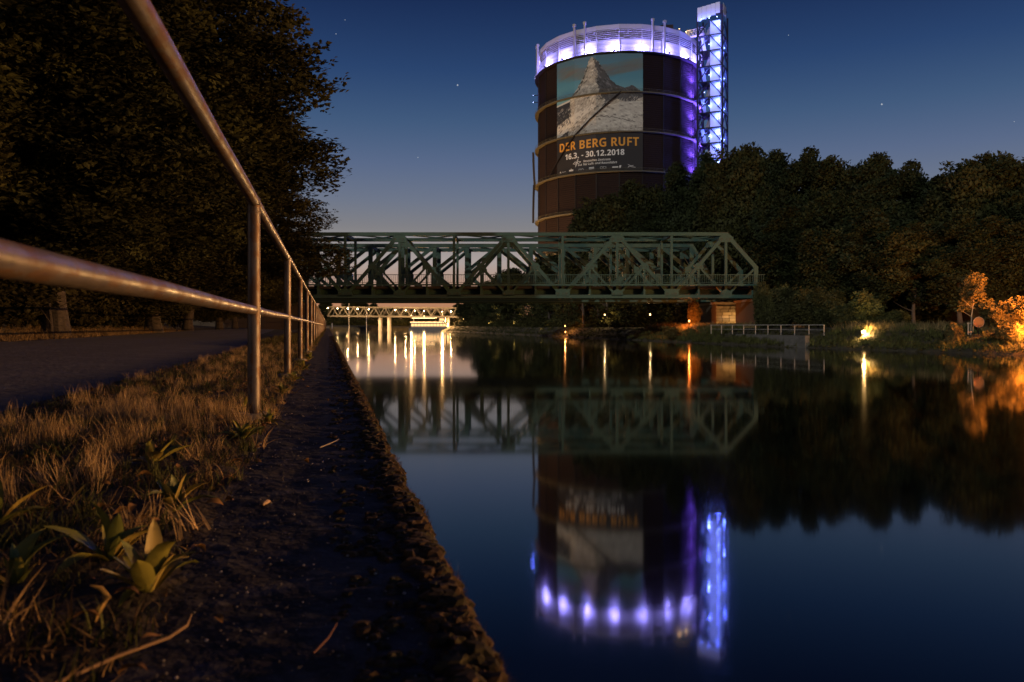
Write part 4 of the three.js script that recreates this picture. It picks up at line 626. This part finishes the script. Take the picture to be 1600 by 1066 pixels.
function streetLamp(pos, h, arm, turn, cd, label, color = SOD, glow = M.sodium, name = 'street_lamp') {
  const o = thing(name, pos, turn, label, 'street lamp', 'street lamps');
  add(o, 'pole', new THREE.CylinderGeometry(0.05, 0.09, h, 10).translate(0, h / 2, 0), M.ironDark); bar(o, 'arm', M.ironDark, V3(0, h, 0), V3(arm, h + 0.2, 0), 0.06);
  const hd = add(o, 'lamp_head', new THREE.BoxGeometry(0.7, 0.12, 0.26), M.ironDark); hd.position.set(arm + 0.2, h + 0.26, 0); const b = add(o, 'lamp_glass', new THREE.SphereGeometry(0.13, 12, 8), glow); b.scale.set(1.5, 0.8, 0.8); b.position.set(arm + 0.2, h + 0.12, 0); lampAt(o, arm + 0.2, h + 0.1, 0, color, cd, 5); return o;
}
streetLamp(bankPoint(56.5, 9).setY(1.7), 2.6, -0.8, 0, 5600, 'sodium street lamp on the far bank beyond the orange bushes');
streetLamp(bankPoint(56.5, -14).setY(1.7), 2.6, -0.8, 0, 5600, 'sodium street lamp on the far bank opposite the viewer');
function bollard(pos, h, cd, color, glow, label) {
  const o = thing('bollard_lamp', pos, 0, label, 'lamp'); add(o, 'post', new THREE.CylinderGeometry(0.06, 0.07, h, 12).translate(0, h / 2, 0), M.ironDark); add(o, 'lamp_glass', new THREE.CylinderGeometry(0.09, 0.09, 0.24, 12).translate(0, h + 0.12, 0), glow); add(o, 'cap', new THREE.ConeGeometry(0.13, 0.09, 12).translate(0, h + 0.29, 0), M.ironDark); lampAt(o, 0, h + 0.12, 0, color, cd, 4); return o;
}
function uplight(pos, cd, label) { const o = thing('ground_uplight', pos, 0, label, 'uplight'); add(o, 'housing', new THREE.CylinderGeometry(0.16, 0.13, 0.3, 14, 1, true).translate(0, 0.15, 0), M.ironDark); add(o, 'lamp_glass', new THREE.CylinderGeometry(0.12, 0.12, 0.03, 14).translate(0, 0.2, 0), M.warm); const l = new THREE.SpotLight(WARM, cd, 0, 1.1, 0.5, 2); l.position.set(0, 0.25, 0); l.target.position.set(0.4, 5, 0); l.castShadow = true; l.shadow.radius = 4; o.add(l, l.target); return o; }
const atGround = (px, depth, dy = 0) => { const p = W((px - 800) / 1230 * depth, 0, depth); p.y = Math.max(groundHeight(p.x, -p.z), 0.3) + dy; return p; };
bollard(atGround(1650, 57.5), 2.1, 800, lin(1, 0.25, 0.035), M.sodium, 'unseen sodium lamp added to light the orange bushes from the right');  // added just out of view for the orange glow on the bushes
bollard(atGround(1613, 57), 0.9, 260, lin(1, 0.25, 0.035), M.sodium, 'unseen low sodium lamp added to light the fronts of the orange bushes');  // second added lamp, hidden past the edge, lights the bush fronts
bollard(atGround(1077, 104), 0.9, 95, lin(1, 0.22, 0.03), M.sodium, 'red-orange lamp on the bank under the bridges');
bollard(atGround(1155, 104.2), 0.5, 60, lin(1, 0.52, 0.15), M.warm, 'yellow lamp in front of the stone abutment');
bollard(atGround(883, 150), 1.6, 45, lin(1, 0.36, 0.09), M.sodium, 'orange path lamp left of the lit trunks under the bridge');
bollard(atGround(883.5, 148), 0.5, 20, lin(1, 0.3, 0.07), M.sodium, 'low orange lamp beneath the orange path lamp');
bollard(atGround(945, 138), 2.2, 32, WARM, M.warm, 'yellow path lamp among the trunks under the bridge');
bollard(atGround(1016, 124), 2.0, 22, WARM, M.warm, 'small yellow path lamp right of the lit trunks');
uplight(atGround(795, 205), 420, 'yellow lamp under the willow-like trees beyond the bridge');
uplight(atGround(760, 235), 420, 'yellow lamp farthest along the far bank trees');
uplight(atGround(840, 172), 200, 'dim yellow lamp half hidden in the far bank trees');
{ // floodlight lying low in the bank grass
  const p = atGround(1345, 71.2); const o = thing('ground_floodlight', p, 0.4, 'bright low floodlight in the grass of the far bank', 'floodlight');
  boxPart(o, 'bracket', M.ironDark, 0, 0.2, 0, 0.12, 0.4, 0.12); const h = boxPart(o, 'housing', M.ironDark, 0, 0.45, 0.12, 0.5, 0.3, 0.16); add(o, 'lamp_glass', new THREE.SphereGeometry(0.14, 12, 8), M.glow(1, 0.62, 0.25, 40)).position.set(0, 0.5, 0.32); lampAt(o, 0, 0.5, 0.34, lin(1, 0.56, 0.18), 85, 5);
}
{ // staked sapling, round sign, bushes
  const b = atGround(1517, 62); const s = thing('staked_sapling', b, 0.3, 'young tree held by a pale stake frame on the far bank', 'tree'), wood = std(0.55, 0.45, 0.32, 0.8);
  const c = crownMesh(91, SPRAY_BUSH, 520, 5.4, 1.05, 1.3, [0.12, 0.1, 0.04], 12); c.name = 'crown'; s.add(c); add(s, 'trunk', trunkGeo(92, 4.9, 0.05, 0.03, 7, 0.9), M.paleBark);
  for (const x of [-0.34, 0.34]) bar(s, 'stake', wood, V3(x, 0, 0), V3(x * 0.9, 0.95, 0), 0.08); bar(s, 'crossbar', wood, V3(-0.42, 0.88, 0), V3(0.42, 0.88, 0), 0.09); bar(s, 'crossbar', wood, V3(-0.4, 0.2, 0.05), V3(0.4, 0.2, 0.05), 0.08);
  const q = atGround(1529, 61.4); const g = thing('round_sign', q, -0.3, 'round sign disc on a short post beside the staked sapling', 'sign'); add(g, 'post', new THREE.CylinderGeometry(0.035, 0.035, 1.3, 10).translate(0, 0.65, 0), M.ironDark); const d = add(g, 'disc', new THREE.CylinderGeometry(0.4, 0.4, 0.03, 32), std(0.3, 0.12, 0.04, 0.7)); d.rotation.x = Math.PI / 2; d.position.set(0, 1.0, 0.06); const rim = add(d, 'rim', new THREE.TorusGeometry(0.4, 0.02, 6, 32), std(0.3, 0.26, 0.22, 0.5)); rim.rotation.x = Math.PI / 2;
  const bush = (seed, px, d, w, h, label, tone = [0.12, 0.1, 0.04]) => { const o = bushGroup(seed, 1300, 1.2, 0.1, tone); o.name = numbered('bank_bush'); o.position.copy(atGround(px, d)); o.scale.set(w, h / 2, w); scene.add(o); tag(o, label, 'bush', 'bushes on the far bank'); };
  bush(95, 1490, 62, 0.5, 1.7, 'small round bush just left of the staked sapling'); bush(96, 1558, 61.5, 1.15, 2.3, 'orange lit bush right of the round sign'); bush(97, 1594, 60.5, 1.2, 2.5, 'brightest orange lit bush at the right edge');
  bush(99, 1352, 75.5, 1.4, 3.4, 'yellow-green bush above the low floodlight', [0.09, 0.1, 0.035]); bush(100, 1318, 76, 1.0, 2.2, 'dark bush between quay railing and low floodlight', [0.06, 0.07, 0.03]); bush(101, 1395, 75, 1.2, 1.8, 'dim bush right of the low floodlight', [0.08, 0.085, 0.03]);
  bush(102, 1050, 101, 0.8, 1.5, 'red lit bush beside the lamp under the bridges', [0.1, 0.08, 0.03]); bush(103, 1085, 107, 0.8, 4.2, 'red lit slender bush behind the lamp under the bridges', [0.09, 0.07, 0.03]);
  bush(110, 1196, 91.5, 1.3, 5.6, 'tall dark bush at the end of the nearer bridge', [0.05, 0.055, 0.022]); bush(111, 1226, 91, 1.7, 5.0, 'wide dark bush above the start of the quay railing', [0.045, 0.05, 0.02]); bush(112, 1262, 88, 1.7, 4.6, 'wide dark bush above the middle of the quay railing', [0.05, 0.052, 0.02]); bush(113, 1296, 85, 1.6, 4.0, 'wide dark bush above the end of the quay railing', [0.045, 0.05, 0.02]);
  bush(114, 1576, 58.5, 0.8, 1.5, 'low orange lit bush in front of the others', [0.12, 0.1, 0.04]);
  // bank grass and riverside plants
  const r = rng(601), items = [], riv = [];
  for (let i = 0; i < 4200; i++) { const L = 40 + r() * 70, e = r(), a = 43.3 + bankShift(L) + e * 8, v = 0.5 + 0.8 * r(); if (L > 66 && L < 84 && e > 0.2) continue; const p = bankPoint(a, L); const straw = e > 0.35 && n2(a * 0.3, L * 0.3) > -0.2; items.push({ p, s: 0.8 + 1.2 * r() * (straw ? 1.3 : 1), ry: r() * 6.28, rx: (r() - 0.5) * 0.4, rz: (r() - 0.5) * 0.4, c: straw ? [0.26 * v, 0.2 * v, 0.09 * v] : [0.1 * v, 0.11 * v, 0.035 * v] }); }
  scatter('bank_grass', tuftGeo(314, 14, 0.42, 0.4, 0.022, 0.6), M.grass, items, 'rough grass and reeds on the slope of the far bank', 'grass');
  for (let i = 0; i < 3800; i++) { const L = 40 + Math.pow(r(), 1.3) * 260, a = 43.1 + bankShift(L) + r() * 3.2, v = 0.4 + 0.8 * r(); riv.push({ p: bankPoint(a, L).add(V3(0, 0.1, 0)), s: 0.6 + 0.7 * r(), ry: r() * 6.28, rx: r() - 0.5, rz: r() - 0.5, c: [0.085 * v, 0.09 * v, 0.032 * v] }); }
  scatter('bank_plants', SPRAY_BUSH, M.leaf, riv, 'low leafy plants along the waterline of the far bank', 'ground cover');
}

// ---------------------------------------------------------------- far end of the canal: road bridge with lamps, boat, poles
{
  const D = 345, S = 1230 / D, X = (px) => (px - 800) / S;
  const b = thing('far_bridge', W(0, 0, D), -PHI, 'distant low truss bridge with a row of lamps above the water', 'bridge'), steel = matte(0.3, 0.05, 0.048, 0.045, 0.7);
  const x0 = X(512), x1 = X(722), yt = 10.3, yb = 6.3;
  for (const z of [0, -8]) {
    bar(b, 'top_chord', steel, V3(x0, yt, z), V3(x1, yt - 0.5, z), 0.45, 0.5); bar(b, 'bottom_chord', steel, V3(x0, yb, z), V3(x1, yb - 0.4, z), 0.5, 0.7);
    const n = 26; for (let i = 0; i < n; i++) { const xa = x0 + (x1 - x0) * i / n, xb = x0 + (x1 - x0) * (i + 1) / n; bar(b, 'diagonal', steel, V3(xa, i % 2 ? yt - 0.2 : yb, z), V3(xb, i % 2 ? yb : yt - 0.2, z), 0.28, 0.4); }
  }
  boxPart(b, 'deck', M.deck, (x0 + x1) / 2, yb - 0.1, -4, x1 - x0, 0.4, 7.4);
  for (const px of [592, 606, 700]) boxPart(b, 'pier', M.concrete, X(px), 2.8, -4, 1.0, 5.8, 5);
  const farGlow = M.glow(1, 0.62, 0.28, 160);
  for (const px of [516, 531, 546.5, 562, 579, 620, 636, 650, 664.5, 706]) { const x = X(px), y = 9.3 - (px - 516) * 0.008; bar(b, 'lamp_mast', steel, V3(x, yb, 0.4), V3(x, y + 0.5, 4.6), 0.12); add(b, 'mast_lamp', new THREE.SphereGeometry(0.14, 10, 8), farGlow).position.set(x, y + 0.4, 4.7); lampAt(b, x, y + 0.4, 4.7, lin(1, 0.55, 0.2), px === 516 ? 150 : 400, 7); }
}
{ // passenger boat with its deck lit
  const D = 312, x0 = (640 - 800) / 1230 * D, o = thing('passenger_boat', W(x0 + 9.5, 0, D), -PHI - 0.12, 'brightly lit passenger boat under the far bridge', 'boat');
  const hullS = new THREE.Shape(); hullS.moveTo(-9.5, -1.6); hullS.lineTo(7.2, -1.6); hullS.quadraticCurveTo(9.6, -1.1, 10.6, 0); hullS.quadraticCurveTo(9.6, 1.1, 7.2, 1.6); hullS.lineTo(-9.5, 1.6); hullS.closePath();
  const hull = new THREE.ExtrudeGeometry(hullS, { depth: 1.5, bevelEnabled: true, bevelSize: 0.12, bevelThickness: 0.12, bevelSegments: 2 }); hull.rotateX(-Math.PI / 2); hull.translate(0, -0.35, 0); add(o, 'hull', hull, std(0.06, 0.05, 0.05, 0.4));
  const cabin = boxPart(o, 'cabin', std(0.25, 0.22, 0.19, 0.5), -1.6, 2.2, 0, 14.6, 1.9, 2.9); boxPart(o, 'upper_deck', std(0.25, 0.22, 0.19, 0.5), -2.6, 3.3, 0, 13.4, 0.18, 3.1);
  boxPart(o, 'wheelhouse', std(0.25, 0.22, 0.19, 0.5), 3.6, 4.3, 0, 2.4, 1.8, 2.2); boxPart(o, 'canopy', std(0.25, 0.22, 0.19, 0.5), -3.8, 5.2, 0, 9.6, 0.12, 2.8); for (const x of [-8.4, -5.4, -2.4, 0.6]) for (const z of [-1.3, 1.3]) bar(o, 'canopy_post', M.ironDark, V3(x, 3.3, z), V3(x, 5.2, z), 0.08);
  const win = M.glow(1, 0.55, 0.2, 1.8), strip = M.glow(1, 0.58, 0.24, 10);
  for (let k = 0; k < 11; k++) boxPart(o, 'lit_window', win, -8.1 + k * 1.28, 2.35, 1.47, 1.05, 1.0, 0.06); for (let k = 0; k < 11; k++) boxPart(o, 'lit_window', win, -8.1 + k * 1.28, 2.35, -1.47, 1.05, 1.0, 0.06);
  boxPart(o, 'deck_light_strip', strip, -3.8, 5.06, 1.3, 9.2, 0.12, 0.12); boxPart(o, 'deck_light_strip', strip, -2.6, 3.48, 1.52, 13, 0.1, 0.06); boxPart(o, 'wheelhouse_window', win, 3.6, 4.5, 1.13, 1.9, 0.8, 0.05);
  bar(o, 'mast', M.ironDark, V3(3.6, 5.2, 0), V3(3.6, 7.6, 0), 0.1);
  for (const [x, y, z, cd] of [[3.6, 7.7, 0.3, 5200], [10.3, 2.6, 0.2, 5600], [-9.0, 6.2, 0.2, 4200], [-3.8, 5.9, 0.2, 4200]]) { add(o, 'deck_lamp', new THREE.SphereGeometry(0.14, 10, 8), strip).position.set(x, y, z); lampAt(o, x, y, z, lin(1, 0.52, 0.18), cd, 7); }
  bar(o, 'lamp_post', M.ironDark, V3(-3.8, 5.2, 0.2), V3(-3.8, 5.8, 0.2), 0.07); bar(o, 'lamp_post', M.ironDark, V3(10.3, 1.1, 0.2), V3(10.3, 2.5, 0.2), 0.07); bar(o, 'lamp_post', M.ironDark, V3(-9.0, 3.3, 0.2), V3(-9.0, 6.1, 0.2), 0.07);
}
[[519, 150, 5.2, 'thin pole standing left of the far lamps, beside the railing end'], [545, 300, 11.5, 'tall thin mast in front of the far bridge lamps'], [572.5, 290, 9.0, 'thin mast right of the tall mast before the far bridge']].forEach(([px, d, h, label]) => {
  const p = W((px - 800) / 1230 * d, 0, d); p.y = d < 200 ? groundHeight(p.x, -p.z) : -2.4; const hh = h + (d < 200 ? 0 : 2.4); const o = thing('mooring_mast', p, 0, label, 'mast'); add(o, 'pole', new THREE.CylinderGeometry(0.09, 0.13, hh, 10).translate(0, hh / 2, 0), std(0.5, 0.45, 0.4, 0.6)); boxPart(o, 'top_plate', M.ironDark, 0, hh, 0, 0.4, 0.12, 0.4);
});
// stars
[[715, 133, 1.2, 'bright star above the bridge, left of the gasholder'], [653, 246, 0.7, 'faint star low above the bridge'], [1378, 163, 1.3, 'bright star above the dark wood'], [525, 53, 0.7, 'faint star beside the towpath tree'], [539, 31, 0.6, 'faint star near the top, beside the towpath tree'], [1585, 190, 0.6, 'faint star at the right edge'], [1232, 55, 0.6, 'faint star right of the lift tower']].forEach(([px, py, k, label]) => {
  const d = 2600, m = add(scene, 'star', new THREE.SphereGeometry(2.1 * k, 8, 6), M.glow(0.8, 0.88, 1, 0.5)); m.position.copy(W((px - 800) / 1230 * d, EYE + (509 - py) / 1230 * d, d)); tag(m, label, 'star', 'stars');
});
scene.traverse((o) => { if (o.isMesh) { o.castShadow = true; o.receiveShadow = true; } });
renderer.render(scene, camera);
